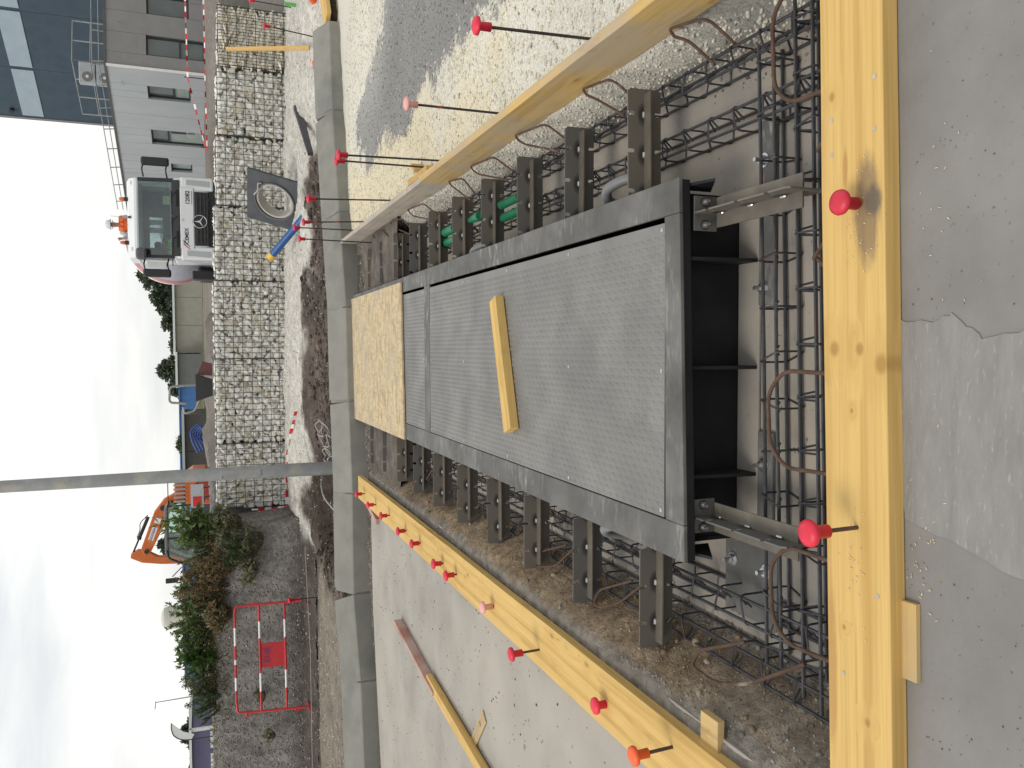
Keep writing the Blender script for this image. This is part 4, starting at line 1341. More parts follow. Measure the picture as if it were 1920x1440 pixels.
# blue pipe with yellow cap
bp_ = thing('water_pipe', 'blue plastic pipe with a yellow end cap sticking out of the soil', 'pipe', (2.3, 13.7, 0))
a, b_ = Vector((2.27, 13.75, -.05)), Vector((1.60, 14.5, .50))
mb = MB(); mb.bar(a, b_, .063, 20); mb.build('pipe', M_bluep, bp_, smooth=True)
d = (b_ - a).normalized()
mb = MB(); mb.lathe([(.066, -.02), (.069, 0), (.069, .07), (.064, .085)], b_ - d * .02, d, 20); mb.build('end_cap', M_yellowp, bp_, smooth=True)
# wooden stake leaning on the cream gabion
plank('wooden_lath', (4.62, 12.95, 0), (5.2, 15.12, 1.14), .07, .025, M_lath, 'light wooden lath leaning on the cream stones of the right gabion', 'lath')
plank('timber_plank', (3.98, 10.2, .10), (4.75, 10.62, .12), .30, .05, M_ply, 'yellow timber lying at the right end of the kerb', 'plank')
# orange marker caps and green stakes
for i, (x, y) in enumerate(((4.35, 11.7), (5.3, 12.9), (4.1, 12.25))):
    mb = MB(); mb.lathe([(.05, 0), (.058, .09), (.07, .1), (.068, .13), (.03, .15)], (0, 0, 0), (0, 0, 1), 14)
    o = mb.build('ground_marker', M_capo, smooth=True)
    o.location = (x, y, float(site_h(np.array([x]), np.array([y]))[0]) + .0); o.rotation_euler = ((.5, .9, 1.2)[i], (.3, -.4, .2)[i], i)
    o.location.z += .05
    tag(o, ['orange marker cap on the gravel beside the yellow timber', 'orange marker cap on the gravel by the grey concrete panel', 'orange marker cap tucked behind the end of the kerb'][i], 'marker', 'orange marker caps on the gravel')
for i, (x, y, h) in enumerate(((5.62, 13.9, .28), (5.5, 13.2, .2))):
    mb = MB(); mb.b(x - .025, x + .025, y - .02, y + .02, -.1, h)
    tag(mb.build('marker_peg', flat('green_spray_paint', (.12, .45, .10), .7), bevel=.004), ['taller green sprayed peg by the grey concrete panel', 'shorter green sprayed peg in the gravel, nearer the kerb'][i], 'peg', 'green sprayed pegs')
mb = MB(); mb.b(6.1, 9.2, 15.6, 15.8, -.3, .72); tag(mb.build('concrete_panel', surf('board_marked_concrete', (.34, .315, .285), (.25, .235, .215), 5, .85, stretch=(1, 1, 7)), bevel=.006), 'grey board marked concrete panel at the right end of the gabions', 'concrete panel')
mb = MB(); mb.b(6.1, 9.2, 15.85, 16.05, -.3, 1.25); tag(mb.build('concrete_panel', surf('brown_concrete', (.20, .185, .165), (.14, .13, .115), 5, .85, stretch=(1, 1, 5)), bevel=.006), 'darker taller concrete panel behind the grey board marked one', 'concrete panel')
# cable tangle
def cable_loop(cx, cy, rx, ry, n, z, seed):
    return [(cx + rx * math.cos(t) * (1 + .12 * math.sin(3 * t + seed)) , cy + ry * math.sin(t) * (1 + .1 * math.cos(2 * t)), z + .02 * math.sin(4 * t + seed)) for t in np.linspace(0, 2 * PI * n, int(60 * n))]
cbt = thing('cable_coil', 'tangled coil of off white cable lying right of the lamp pole', 'cable', (-1.3, 12.0, 0))
for i, (cx, cy, rx, ry, n) in enumerate(((-1.42, 11.9, .15, .42, 2.2), (-1.30, 12.3, .17, .5, 2.4), (-1.22, 12.7, .12, .4, 1.6), (-1.5, 11.6, .1, .3, 1.5))):
    zb = float(site_h(np.array([cx]), np.array([cy]))[0])
    mb = MB(); mb.tube(cable_loop(cx, cy, rx, ry, n, zb + .05 + .02 * i, i), .008, 6); mb.build('cable_turn', M_cable, cbt, smooth=True)
mb = MB(); mb.tube(arc_round([(-1.62, 11.2, .06), (-1.75, 10.9, .2), (-1.9, 10.5, .22), (-2.02, 9.9, .12), (-2.1, 9.6, .05)], .3, 8), .009, 6); tag(mb.build('loose_cable', M_cable, smooth=True), 'single white cable end curving behind the kerb left of the pole', 'cable')
# string line
mb = MB(); mb.tube([(-3.3, 13.75, .1), (-5, 13.55, .06), (-8, 13.3, .08)], .004, 4); tag(mb.build('string_line', M_cable), 'thin pale string line stretched in front of the heap', 'string')
# barrier tape: along the gabion foot and hanging at its left end
def tape(label, pts, width, seg, name='barrier_tape', vert=True):
    pts = [Vector(p) for p in pts]
    t = thing(name, label, 'tape', pts[0])
    # resample
    dist = [0]
    for a, b_ in zip(pts, pts[1:]): dist.append(dist[-1] + (b_ - a).length)
    def at(s_):
        for i in range(len(pts) - 1):
            if s_ <= dist[i + 1] or i == len(pts) - 2:
                return pts[i].lerp(pts[i + 1], (s_ - dist[i]) / max(1e-6, dist[i + 1] - dist[i]))
    n = max(1, int(dist[-1] / seg))
    tw = 0
    for i in range(n):
        a, b_ = at(dist[-1] * i / n), at(dist[-1] * (i + 1) / n)
        mb = MB()
        d = (b_ - a).normalized()
        s0 = Vector((0, 0, 1)) if vert else d.cross(Vector((0, 1, 0))).normalized()
        fold = .35 + .65 * abs(math.sin(i * .9))
        u = s0 * width / 2 * fold + Vector((0, -.02, 0)) * math.sin(i)
        th = Vector((0, .002, 0))
        mb.hexa([a - u, b_ - u * 1, b_ - u + th, a - u + th, a + u, b_ + u, b_ + u + th, a + u + th])
        mb.build('red_stripe' if i % 2 else 'white_stripe', M_taper if i % 2 else M_tape, t)
    return t
tape('red and white tape lying along the foot of the left gabions', [(-.98, 14.1, .16), (-1.4, 14.7, .19), (-1.9, 15.2, .22), (-2.5, 15.45, .22), (-2.9, 15.55, .22)], .07, .14)
tape('red and white tape hanging down the left end of the gabion wall', [(-2.96, 15.6, .85), (-2.97, 15.58, .6), (-2.96, 15.55, .35), (-2.95, 15.5, .16)], .075, .1, vert=False)

# ------------------------------------------------------------------ crowd barrier
def barrier():
    t = thing('crowd_barrier', 'red and white tubular crowd barrier with a red sign plate before the heap', 'barrier', (-5.3, 14.35, 0))
    A, B = Vector((-4.42, 14.45, 0)), Vector((-6.18, 14.2, 0))
    d = (B - A)
    def p(s_, z, lean=.0):
        q = A + d * s_
        return Vector((q.x, q.y + .08 * z, z))
    Mr = flat('barrier_red', (.55, .02, .025), .45); Mw = flat('barrier_white', (.78, .77, .76), .45)
    def tubeseg(pts, m_, nm='rail'):
        mb = MB(); mb.tube(pts, .02, 10); return mb.build(nm, m_, t, smooth=True)
    r = .17
    tubeseg(arc_round([p(-.005, .1), p(0, 1.2), p(.09, 1.21)], .14), Mr, 'frame_post')
    tubeseg(arc_round([p(1.02, .0), p(1., 1.2), p(.91, 1.2)], .14), Mr, 'frame_post')
    for z, cuts in ((1.21, (.09, .20, .37, .50, .545, .67, .79, .91)), (.81, (0, .16, .32, .65, .82, 1.)), (.39, (0, .16, .33, .64, .81, 1.))):
        for i in range(len(cuts) - 1):
            red = (i % 2 == 0) if z != 1.21 else (i % 2 == 0)
            tubeseg([p(cuts[i] + (.004 if z == 1.21 and i == 0 else 0), z), p(cuts[i + 1], z)], Mr if red else Mw)
    for s_, sg in ((0, -1), (1.01, 1)):
        mb = MB()
        for zz in ((1.05, .25) if s_ else (.9, .2)):
            mb.bar(p(s_, zz), p(s_ + sg * .03, zz), .014, 8)
            mb.bar(p(s_ + sg * .03, zz), p(s_ + sg * .03, zz - .06), .012, 8)
        mb.build('hook', Mr, t)
        mb = MB(); q = p(s_, .05); mb.bar(q + Vector((0, -.25, -.03)), q + Vector((0, .25, -.03)), .014, 8); mb.build('foot', Mr, t)
    mb = MB(); q0, q1 = p(.37, .40), p(.6, .40)
    mb.hexa([q0 + Vector((0, -.004, 0)), q1 + Vector((0, -.004, 0)), q1, q0, q0 + Vector((0, .028, .405)), q1 + Vector((0, .028, .405)), q1 + Vector((0, .032, .405)), q0 + Vector((0, .032, .405))])
    pl_ = mb.build('sign_plate', flat('sign_red', (.50, .018, .025), .5), t)
    cx = (q0 + q1) / 2
    text_mesh('ENE', .15, facing((cx.x, cx.y + .012, .70), -d, (0, .08, 1)), 'sign_lettering', flat('violet_marker', (.20, .05, .16), .6), pl_)
barrier()

# ------------------------------------------------------------------ plants
def leafmat(name):
    t = NT(name)
    at = t.n('ShaderNodeAttribute', attribute_name='Col').outputs['Color']
    t.put(t.b.inputs['Base Color'], at)
    t.b.inputs['Roughness'].default_value = .6
    t.b.inputs['Specular IOR Level'].default_value = .3
    tr = t.n('ShaderNodeBsdfTranslucent', {'Color': at})
    ms = t.n('ShaderNodeMixShader', {0: .25})
    t.t.links.new(t.b.outputs[0], ms.inputs[1]); t.t.links.new(tr.outputs[0], ms.inputs[2])
    t.t.links.new(ms.outputs[0], t.t.nodes['Material Output'].inputs[0])
    return t.m
M_leaf = leafmat('leaf')
M_bark = surf('bark', (.09, .065, .045), (.05, .04, .03), 12, .9, bump=.5, bscale=40)
def leaves(name, P, D, ln, wd, cols, parent):
    """folded pointed leaves at P pointing along D"""
    n = len(P)
    P, D = np.asarray(P, float), np.asarray(D, float)
    D = D / (np.linalg.norm(D, axis=1)[:, None] + 1e-9)
    S = np.cross(D, rng.normal(size=(n, 3))); S /= (np.linalg.norm(S, axis=1)[:, None] + 1e-9)
    N = np.cross(S, D)
    ln = np.asarray(ln).reshape(-1, 1) * np.ones((n, 1)); wd = np.asarray(wd).reshape(-1, 1) * np.ones((n, 1))
    v = np.stack([P, P + D * ln * .45 + S * wd + N * wd * .4, P + D * ln - N * ln * .15, P + D * ln * .45 - S * wd + N * wd * .4, ], 1)
    f = np.arange(n * 4).reshape(n, 4)
    f = np.concatenate([f[:, [0, 1, 2]], f[:, [0, 2, 3]]])
    me = bigmesh(name, v.reshape(-1, 3), f)
    setcol(me, np.repeat(cols, 4, axis=0))
    me.materials.append(M_leaf)
    return link(name, me, parent)
GR = [(.09, .14, .045), (.12, .175, .055), (.155, .21, .07), (.19, .23, .10)]
OL = [(.15, .165, .08), (.19, .195, .10), (.23, .22, .13), (.12, .135, .065)]
BR = [(.22, .135, .065), (.27, .175, .085), (.17, .11, .055), (.14, .14, .06), (.32, .235, .13)]
def shrub(label, x, y, z, h, rad, nst, nlf, ll, pal, up=.6, name='shrub'):
    nst, nlf, ll, h, rad = int(nst * 1.3), int(nlf * .72), ll * 1.05, h * 1.15, rad * 1.2
    t = thing(name, label, 'shrub', (x, y, z), 'wild plants on the heap')
    P, D = [], []
    mb = MB()
    for i in range(nst):
        a = random.uniform(0, 2 * PI); l = random.random() ** .5
        tip = Vector((x + math.cos(a) * rad * l, y + math.sin(a) * rad * l * .8, z + h * random.uniform(.45, 1.0) * (1 - .35 * l)))
        base = Vector((x + math.cos(a) * rad * .25 * l, y + math.sin(a) * rad * .2 * l, z - .05))
        mid = base.lerp(tip, .55) + Vector((random.uniform(-.1, .1), random.uniform(-.1, .1), .12 * h))
        pts = [base.lerp(mid, k / 3) for k in range(3)] + [mid.lerp(tip, k / 3) for k in range(4)]
        mb.tube(pts, .008 + .004 * h, 4, r2=.002)
        for k in range(nlf):
            s_ = random.uniform(.12, 1.02)
            q = base.lerp(mid, s_ / .5) if s_ < .5 else mid.lerp(tip, (s_ - .5) / .5)
            P.append(q); d_ = Vector((random.gauss(0, 1), random.gauss(0, 1), random.gauss(up, .7)))
            D.append(d_)
    mb.build('stems', M_bark, t, fixn=False)
    n = len(P)
    cols = pick(n, pal)
    leaves('foliage', [tuple(q) for q in P], [tuple(q) for q in D], rng.uniform(.6, 1.3, n) * ll, rng.uniform(.7, 1.2, n) * ll * .2, cols, t)
    return t
# along the heap's edge, from the gabions to the left
shrub('broad leaved green weed beside the gabion end, in front of the excavator', -3.1, 15.2, 1.38, .95, .42, 12, 55, .15, GR + [(.07, .14, .03)])
shrub('grey green weed at the top of the heap right beside the gabions', -3.35, 14.9, .75, .6, .4, 14, 60, .06, OL)
shrub('bushy green plant on the heap face left of the gabion wall', -3.45, 14.75, .95, .5, .3, 16, 70, .055, [(.05, .10, .025), (.08, .13, .04), (.06, .09, .04)])
shrub('low rosette of pale leaves on the heap face', -3.85, 14.75, .85, .22, .2, 9, 14, .14, OL)
shrub('dry brown bush at the top of the heap above the barrier, right half', -3.75, 15.1, 1.15, .75, .5, 30, 110, .05, BR)
shrub('dry brown bush at the top of the heap above the barrier, left half', -4.2, 15.15, 1.3, .7, .45, 26, 110, .05, BR + [(.08, .11, .04)])
shrub('dense tall green bush on the heap under the far white tank', -4.75, 15.5, 1.45, .92, .5, 34, 120, .065, GR)
shrub('dry feathery grass tuft hanging over the barrier corner', -4.65, 15.0, 1.3, .4, .3, 22, 50, .10, BR + OL)
shrub('dark green bush on the heap above the middle of the barrier', -5.25, 15.55, 1.45, .85, .42, 28, 120, .065, GR)
shrub('broad leaved plant with upright light green leaves on the heap', -5.55, 15.35, 1.45, .75, .25, 8, 34, .17, [(.07, .15, .03), (.06, .12, .03)])
shrub('feathery light green bush on the heap left of the barrier top', -5.95, 15.5, 1.45, .65, .4, 24, 110, .05, OL + [(.09, .15, .06)])
shrub('fluffy green bush on the heap before the violet building', -6.35, 15.45, 1.4, .68, .38, 24, 130, .045, [(.08, .14, .055), (.10, .15, .07), (.06, .10, .04)])
shrub('small weed growing on the heap face below the barrier top', -6.2, 14.9, .75, .16, .14, 8, 30, .045, OL)
shrub('small weed low on the heap face at the far left', -6.9, 14.8, .6, .16, .16, 8, 30, .045, OL)

for i, (x, y, z, h, r_, pal, lb) in enumerate(((-3.45, 15.35, 1.45, .7, .35, OL + GR, 'loose light green scrub in front of the excavator cab'), (-4.45, 15.45, 1.45, .85, .35, OL + BR, 'loose olive and brown scrub between the dry bush and the tall green bush'), (-3.05, 14.95, 1.1, .5, .28, OL, 'pale scrub tucked against the end of the gabion wall'), (-5.75, 15.6, 1.45, .75, .35, OL + GR, 'loose light green scrub between the broad leaved plant and the feathery bush'), (-3.95, 15.5, 1.45, .75, .3, BR + OL, 'loose brown scrub on the crest right of the far tank'))):
    shrub(lb, x, y, z, h, r_, 16, 60, .075, pal, up=1.1)

def tree(label, x, y, z, h, wd, nclump, nl, ll, pal, group='trees beyond the site', th=None):
    t = thing('tree', label, 'tree', (x, y, z), group)
    mb = MB()
    th = th or h * .3
    mb.tube([(x, y, z - .3), (x + .1, y, z + th), (x - .05, y, z + h * .75)], .035 * h, 8, r2=.01 * h)
    cl = []
    for i in range(nclump):
        a = random.uniform(0, 2 * PI); rr_ = random.random() ** .6
        f = random.uniform(.28, 1.)
        pr = math.sin(min(1, max(.12, (f - .12) / .88)) * PI) ** .55
        c = Vector((x + math.cos(a) * wd * rr_ * pr, y + math.sin(a) * wd * rr_ * pr, z + h * f))
        cl.append(c)
        if i % 3 == 0:
            mb.tube([(x, y, z + h * f * .55), c.lerp(Vector((x, y, z + h * f * .7)), .4), c], .012 * h, 5, r2=.003 * h)
    mb.build('trunk', M_bark, t, fixn=False)
    P, cols = [], []
    pal = np.asarray(pal)
    for c in cl:
        s_ = wd * random.uniform(.14, .27)
        q = rng.normal(size=(nl, 3)); q /= np.linalg.norm(q, axis=1)[:, None]
        P.append(np.array(c)[None] + q * (rng.random((nl, 1)) ** .5) * s_ * np.array([1, 1, .8]))
        cols.append(np.clip(pal[random.randrange(len(pal))][None] * rng.uniform(.75, 1.3, (nl, 1)), 0, 1))
    P = np.concatenate(P); cols = np.concatenate(cols)
    leaves('crown', P, rng.normal(size=P.shape), rng.uniform(.7, 1.3, len(P)) * ll, rng.uniform(.7, 1.2, len(P)) * ll * .38, cols, t)
    return t
TG = [(.065, .085, .05), (.08, .105, .06), (.10, .125, .075), (.075, .09, .06)]  # crown greens lightened, distance haze put into the colour
TR = [(7.6, 92, 7.2, 2.6, 'tall dark tree right behind the mixer drum'), (5.3, 90, 5.8, 2.4, 'rounded dark tree left of the mixer drum, above the long grey building'), (2.6, 92, 4.7, 2.2, 'dark tree above the middle of the long grey building'), (.5, 90, 3.9, 2.1, 'lower dark tree above the left half of the long grey building'), (-2.7, 112, 5.6, 2.2, 'dark tree above the gap between grey and blue buildings'), (-5.0, 118, 4.4, 2.3, 'dark tree behind the right end of the blue building'),
      (-10.8, 100, 2.9, 1.8, 'small dark tree above the dark grey container building'), (-22.5, 100, 5.4, 1.6, 'ragged tree behind the excavator arm'), (-38, 85, 3.6, 1.5, 'small rounded tree right of the violet building roof'), (-44, 90, 2.8, 1.8, 'tree at the far left behind the violet building')]
for x, y, h, wd, lb in TR:
    tree(lb, x, y, 1.6 if y < 95 else 2.4, h * .9 - .4, wd * .92, 70, 60, .34, TG)

# ------------------------------------------------------------------ buildings
M_clad = surf('light_grey_cladding', (.42, .44, .455), (.38, .40, .41), 3, .55, .1, .03, stretch=(1, 1, .3))
M_clad2 = surf('warm_grey_cladding', (.255, .248, .242), (.225, .22, .215), 3, .6, .1, .03)
M_navy = surf('dark_blue_cladding', (.055, .085, .115), (.045, .07, .098), 2, .5, .15, .03)
M_pale = surf('pale_blue_panel', (.36, .44, .50), (.32, .39, .45), 2, .5, bump=0)
M_frame = flat('dark_window_frame', (.03, .033, .038), .5)
M_pane = surf('window_pane', (.10, .125, .12), (.045, .06, .06), 1.3, .08, 0, 0, spec=.8)
M_panel = surf('window_blind', (.33, .38, .35), (.24, .28, .26), 3, .4, bump=0)
M_roof = flat('grey_flashing', (.10, .095, .09), .6)
def wall_frame(A, B):
    A, B = Vector(A + (0,)), Vector(B + (0,))
    d = (B - A).normalized()
    n = Vector((d.y, -d.x, 0))
    if n.dot(-A) < 0: n = -n
    return A, d, n
def wbox(mb, fr_, s0, s1, z0, z1, o0, o1):
    A, d, n = fr_
    P = lambda s_, o_, z: A + d * s_ + n * o_ + Vector((0, 0, z))
    mb.hexa([P(s0, o0, z0), P(s1, o0, z0), P(s1, o1, z0), P(s0, o1, z0), P(s0, o0, z1), P(s1, o0, z1), P(s1, o1, z1), P(s0, o1, z1)])
    return mb
def wall_with_holes(fr_, ln, z0, z1, holes, mat, parent, th=.2, panel=1.15):
    """cladding panels round the openings"""
    cuts = sorted(set([0, ln] + [h[0] for h in holes] + [h[1] for h in holes] + [k * panel for k in range(1, int(ln / panel) + 1)]))
    cuts = [c for i, c in enumerate(cuts) if i == 0 or c - cuts[i - 1] > .03]
    for a, b_ in zip(cuts, cuts[1:]):
        hz = [h for h in holes if h[0] < (a + b_) / 2 < h[1]]
        spans = [(z0, z1)]
        for h in hz:
            spans = [q for lo, hi in spans for q in ((lo, h[2]), (h[3], hi)) if q[1] - q[0] > .02]
        for lo, hi in spans:
            mb = MB(); wbox(mb, fr_, a + .004, b_ - .004, lo, hi, -th, 0); mb.build('cladding_panel', mat, parent)
def window(fr_, s0, s1, z0, z1, parent, mull=(), rec=.12, trans=None, sub=None):
    mb = MB(); f = .055
    wbox(mb, fr_, s0, s1, z0, z0 + f, -rec - .06, -rec + .03); wbox(mb, fr_, s0, s1, z1 - f, z1, -rec - .06, -rec + .03)
    wbox(mb, fr_, s0, s0 + f, z0 + f, z1 - f, -rec - .06, -rec + .03); wbox(mb, fr_, s1 - f, s1, z0 + f, z1 - f, -rec - .06, -rec + .03)
    if trans: wbox(mb, fr_, s0 + f, s1 - f, trans - .03, trans + .03, -rec - .06, -rec + .02)
    wn_ = mb.build('window', M_frame, parent)
    zs = [z0 + f, z1 - f] if not trans else [z0 + f, trans - .03, trans + .03, z1 - f]
    for i in range(0, len(zs), 2):
        mb = MB(); wbox(mb, fr_, s0 + f, s1 - f, zs[i], zs[i + 1], -rec - .04, -rec - .02)
        mb.build('pane', (sub or M_pane) if not (i and sub) else M_pane, wn_)
    return wn_
bd = thing('office_building', 'low grey clad site office with roof railing behind the gabions', 'building', (9.36, 30, 1.4))
WL = wall_frame((9.36, 30), (7.0, 35)); WR = wall_frame((9.36, 30), (15.36, 30.39))
H0, H1 = 1.2, 4.46
wall_with_holes(WL, 8.6, H0, H1, [(.82, 1.46, 1.9, 3.28), (3.08, 3.9, 1.45, 3.3), (5.0, 5.5, 1.93, 2.7)], M_clad, bd)
wall_with_holes(WR, 6.0, H0, H1, [(.46, 1.14, 1.4, 3.25), (1.85, 2.55, 1.9, 3.22), (3.6, 4.4, 1.9, 3.22)], M_clad2, bd, panel=2.4)
window(WL, .82, 1.46, 1.9, 3.28, bd, trans=2.45, sub=M_panel)
dw = window(WL, 3.08, 3.9, 1.45, 3.3, bd, trans=2.72, sub=M_panel)
window(WL, 5.0, 5.5, 1.93, 2.7, bd, sub=M_panel)
window(WR, .46, 1.14, 1.4, 3.25, bd, trans=2.2); window(WR, 1.85, 2.55, 1.9, 3.22, bd); window(WR, 3.6, 4.4, 1.9, 3.22, bd)
def on_wall(fr_, s_, z, o_):
    A, d, n = fr_
    return A + d * s_ + n * o_ + Vector((0, 0, z))
mb = MB(); wbox(mb, WL, 3.22, 3.36, 2.1, 2.62, -.135, -.125); mb.build('door_notice', M_frame, dw)
text_mesh('3', .3, facing(on_wall(WL, 3.3, 1.92, -.128), -WL[1], (0, 0, 1)), 'door_number', M_frame, dw)
# roof slab, flashing, corner trim
A, d, n = WL
mb = MB(); wbox(mb, WL, -.03, 8.65, H1 + .001, H1 + .07, -.25, .03); mb.build('roof_flashing', M_roof, bd)
mb = MB(); wbox(mb, WR, -.03, 6.05, H1 + .001, H1 + .07, -.25, .03); mb.build('roof_flashing', M_roof, bd)
pA, pB, pC = Vector((9.36, 30, 0)), A + d * 8.6, WR[0] + WR[1] * 6
mb = MB(); mb.prism([(pA.x, pA.y + .15), (pB.x + .12, pB.y), (pC.x - .3 + .0, 38.5), (pC.x, pC.y + .12)], lambda a, b_, h: (a, b_, h), H1 - .25, H1 - .05); mb.build('roof', M_roof, bd)
mb = MB(); mb.beam((9.352, 29.985, H0), (9.352, 29.985, H1), .07, .07); mb.build('corner_trim', M_tape, bd)
for fr_, s_ in ((WL, .75), (WR, 1.48)):
    q = on_wall(fr_, s_, 4.05, .0); mb = MB(); mb.tube([q, q + fr_[2] * .09, q + fr_[2] * .1 - Vector((0, 0, .08))], .012, 6); mb.build('wall_hook', M_galv, bd)
for fr_, ln in ((WL, 8.4), (WR, 6)):
    for k in range(int(ln / 1.12) + 1):
        mb = MB(); q = on_wall(fr_, k * 1.12, H1, -.12); mb.bar(q + Vector((0, 0, .05)), q + fr_[2] * .05 + Vector((0, 0, .42)), .02, 6); mb.build('railing_post', M_galv, bd)
    for zz in (.42, .22):
        mb = MB(); mb.bar(on_wall(fr_, 0, H1 + zz, -.07), on_wall(fr_, ln, H1 + zz, -.07), .016, 6); mb.build('railing', M_galv, bd)
# roof-top guard cage with air-conditioning units
gd = thing('guard_rail_cage', 'galvanised guard rail cage on the office roof', 'guard rail', (9.6, 31.2, H1))
G = [Vector((11.2, 31.6, H1 - .05)), Vector((9.75, 31.2, H1 - .05)), Vector((8.6, 33.6, H1 - .05))]
for a, b_ in zip(G, G[1:]):
    n_ = max(2, int((b_ - a).length / .8))
    for k in range(n_ + 1):
        mb = MB(); q = a.lerp(b_, k / n_); mb.bar(q, q + Vector((0, 0, 1.2)), .022, 6); mb.build('post', M_galv, gd)
    for zz in (1.2, .65, .12):
        mb = MB(); mb.bar(a + Vector((0, 0, zz)), b_ + Vector((0, 0, zz)), .02, 6); mb.build('rail', M_galv, gd)
for i, zz in enumerate((.02, .56)):
    t = thing('air_conditioner', ['lower of two white air conditioning units on the office roof', 'upper of two white air conditioning units on the office roof'][i], 'air conditioner', (9.55, 31.9, H1 + zz), 'air conditioning units on the office roof')
    mb = MB(); mb.b(9.2, 9.95, 31.75, 32.05, H1 - .05 + zz, H1 + .46 + zz); mb.build('casing', M_clad, t, bevel=.02)
    mb = MB(); mb.lathe([(.17, 0), (.17, .012)], (9.42, 31.748, H1 + .2 + zz), (0, -1, 0), 18); g_ = mb.build('fan_grille', flat('grille_grey', (.18, .18, .18), .6), t)
    mb = MB(); mb.lathe([(.05, .012), (.05, .02)], (9.42, 31.748, H1 + .2 + zz), (0, -1, 0), 12); mb.build('fan_hub', M_white, g_)
# tall dark hall
tw = thing('industrial_hall', 'tall dark blue industrial hall with pale blue panels', 'building', (14, 45, 1.5))
WT = wall_frame((11.8, 48), (18.1, 37.5))
for k in range(4):
    mb = MB(); wbox(mb, WT, k * 3.28 - .0 + (.0 if k else .12), k * 3.28 + 3.265, 1.2, 13.5, -.3, 0); mb.build('cladding_panel', M_navy, tw)
for a, b_ in ((.25, 3.19), (3.38, 6.5), (6.7, 9.8)):
    mb = MB(); wbox(mb, WT, a, b_, 9.08, 10.02, .002, .03); mb.build('pale_panel', M_pale, tw)
mb = MB(); wbox(mb, WT, -.02, .115, 1.2, 13.5, -.35, .04); mb.build('corner_trim', M_clad2, tw)
mb = MB(); wbox(mb, WT, 0, 13.1, 1.2, 13.4, -9, -.31); mb.build('body', M_navy, tw)
mb = MB(); q = on_wall(WT, .55, 10.45, .02); mb.lathe([(.11, 0), (.11, .12)], q, WT[2], 12); mb.build('wall_lamp', M_dark, tw)

# far buildings
def shed(label, x0, x1, y, dep, z0, z1, mat, roofm, name='warehouse', wins=0, gut=None):
    t = thing(name, label, 'building', ((x0 + x1) / 2, y, z0))
    n = max(1, int((x1 - x0) / 2.2))
    for i in range(n):
        a, b_ = x0 + (x1 - x0) * i / n, x0 + (x1 - x0) * (i + 1) / n
        mb = MB(); mb.b(a + .012, b_ - .012, y, y + .2, z0, z1); mb.build('wall_panel', mat, t)
    mb = MB(); mb.b(x0 + .02, x1 - .02, y + .2, y + dep, z0, z1 - .02); mb.build('body', mat, t)
    mb = MB(); mb.prism([(-.25, z1 + .001), (dep + .2, z1 + .001), (dep * .5, z1 + .25), (-.25, z1 + .16)], lambda a, b_, h: (h, y + a, b_), x0 - .15, x1 + .15); mb.build('roof', roofm, t)
    return t
M_beige = surf('beige_wall', (.40, .375, .32), (.35, .33, .285), 2, .8, bump=.05)
M_slate = surf('dark_grey_wall', (.085, .08, .075), (.07, .066, .062), 2, .7, bump=.05)
M_bluew = surf('bright_blue_wall', (.075, .20, .46), (.065, .17, .40), 1, .6, bump=.05)
M_viol = surf('violet_wall', (.135, .125, .21), (.11, .10, .18), 1, .6, bump=.05)
t = shed('long beige grey warehouse behind the earth mounds', -.3, 8.6, 70, 12, 1.3, 3.78, M_beige, M_white)
t2 = shed('grey annex at the left end of the beige warehouse', -2.85, -.35, 68.5, 8, 1.3, 3.62, surf('annex_grey_wall', (.2, .205, .2), None, 2, .7, bump=.05), M_white, 'warehouse_annex')  # one even grey, darker than the warehouse wall
shed('far bright blue warehouse seen in strips between nearer things', -44, -4.3, 112, 15, 2.2, 4.7, M_bluew, M_bluew)
t = shed('dark grey cabin building right of the lamp pole', -9.6, -4.5, 60, 6, 1.5, 3.02, M_slate, M_clad, 'cabin_building')
t = shed('violet building with white trim at the far left', -32.5, -26.7, 60, 8, 1.3, 2.98, M_viol, M_white, 'violet_building')
for i in range(3):
    mb = MB(); mb.b(-31.3 + i * 1.6, -30.1 + i * 1.6, 59.93, 59.99, 1.4, 1.75); mb.build('window', M_white, t)
mb = MB(); mb.b(-26.75, -26.55, 59.9, 60.1, 1.3, 3.1); mb.build('corner_trim', M_white, t)
mb = MB(); mb.hexa([(-32.5, 59.5, 1.3), (-30, 59.5, 1.3), (-30, 59.7, 1.3), (-32.5, 59.7, 1.3), (-32.5, 59.5, 2.2), (-30, 59.5, 1.55), (-30, 59.7, 1.55), (-32.5, 59.7, 2.2)]); tag(mb.build('white_tarpaulin_stack', M_white), 'white covered stack before the violet building', 'stack')
tk = thing('storage_tank', 'pale domed storage tank rising behind the green bushes', 'tank', (-18.5, 60, 1.5))
mb = MB(); mb.lathe([(.78, 0), (.78, 2.9), (.7, 3.12), (.45, 3.26), (.1, 3.32)], (-18.5, 60, 1.45), n=28); mb.build('shell', surf('cream_tank', (.55, .54, .46), (.5, .49, .42), 3, .5, bump=0), tk, smooth=True)
mb = MB(); mb.lathe([(.8, 0), (.8, .05)], (-18.5, 60, 3.1), n=28); mb.build('band', M_clad, tk)
lm = thing('street_lamp', 'thin distant street lamp left of the bushes', 'street lamp', (-24.2, 60, 1.5))
mb = MB(); mb.tube([(-24.2, 60, 1.4), (-24.3, 60, 5.2)], .05, 6, r2=.03); mb.build('mast', M_galv, lm)
mb = MB(); mb.beam((-24.25, 60, 5.22), (-24.75, 60, 5.28), .12, .06); mb.build('head', M_galv, lm)
fg = thing('feather_banner', 'curved white feather banner left of the bushes', 'banner', (-22.2, 50, 1.5))
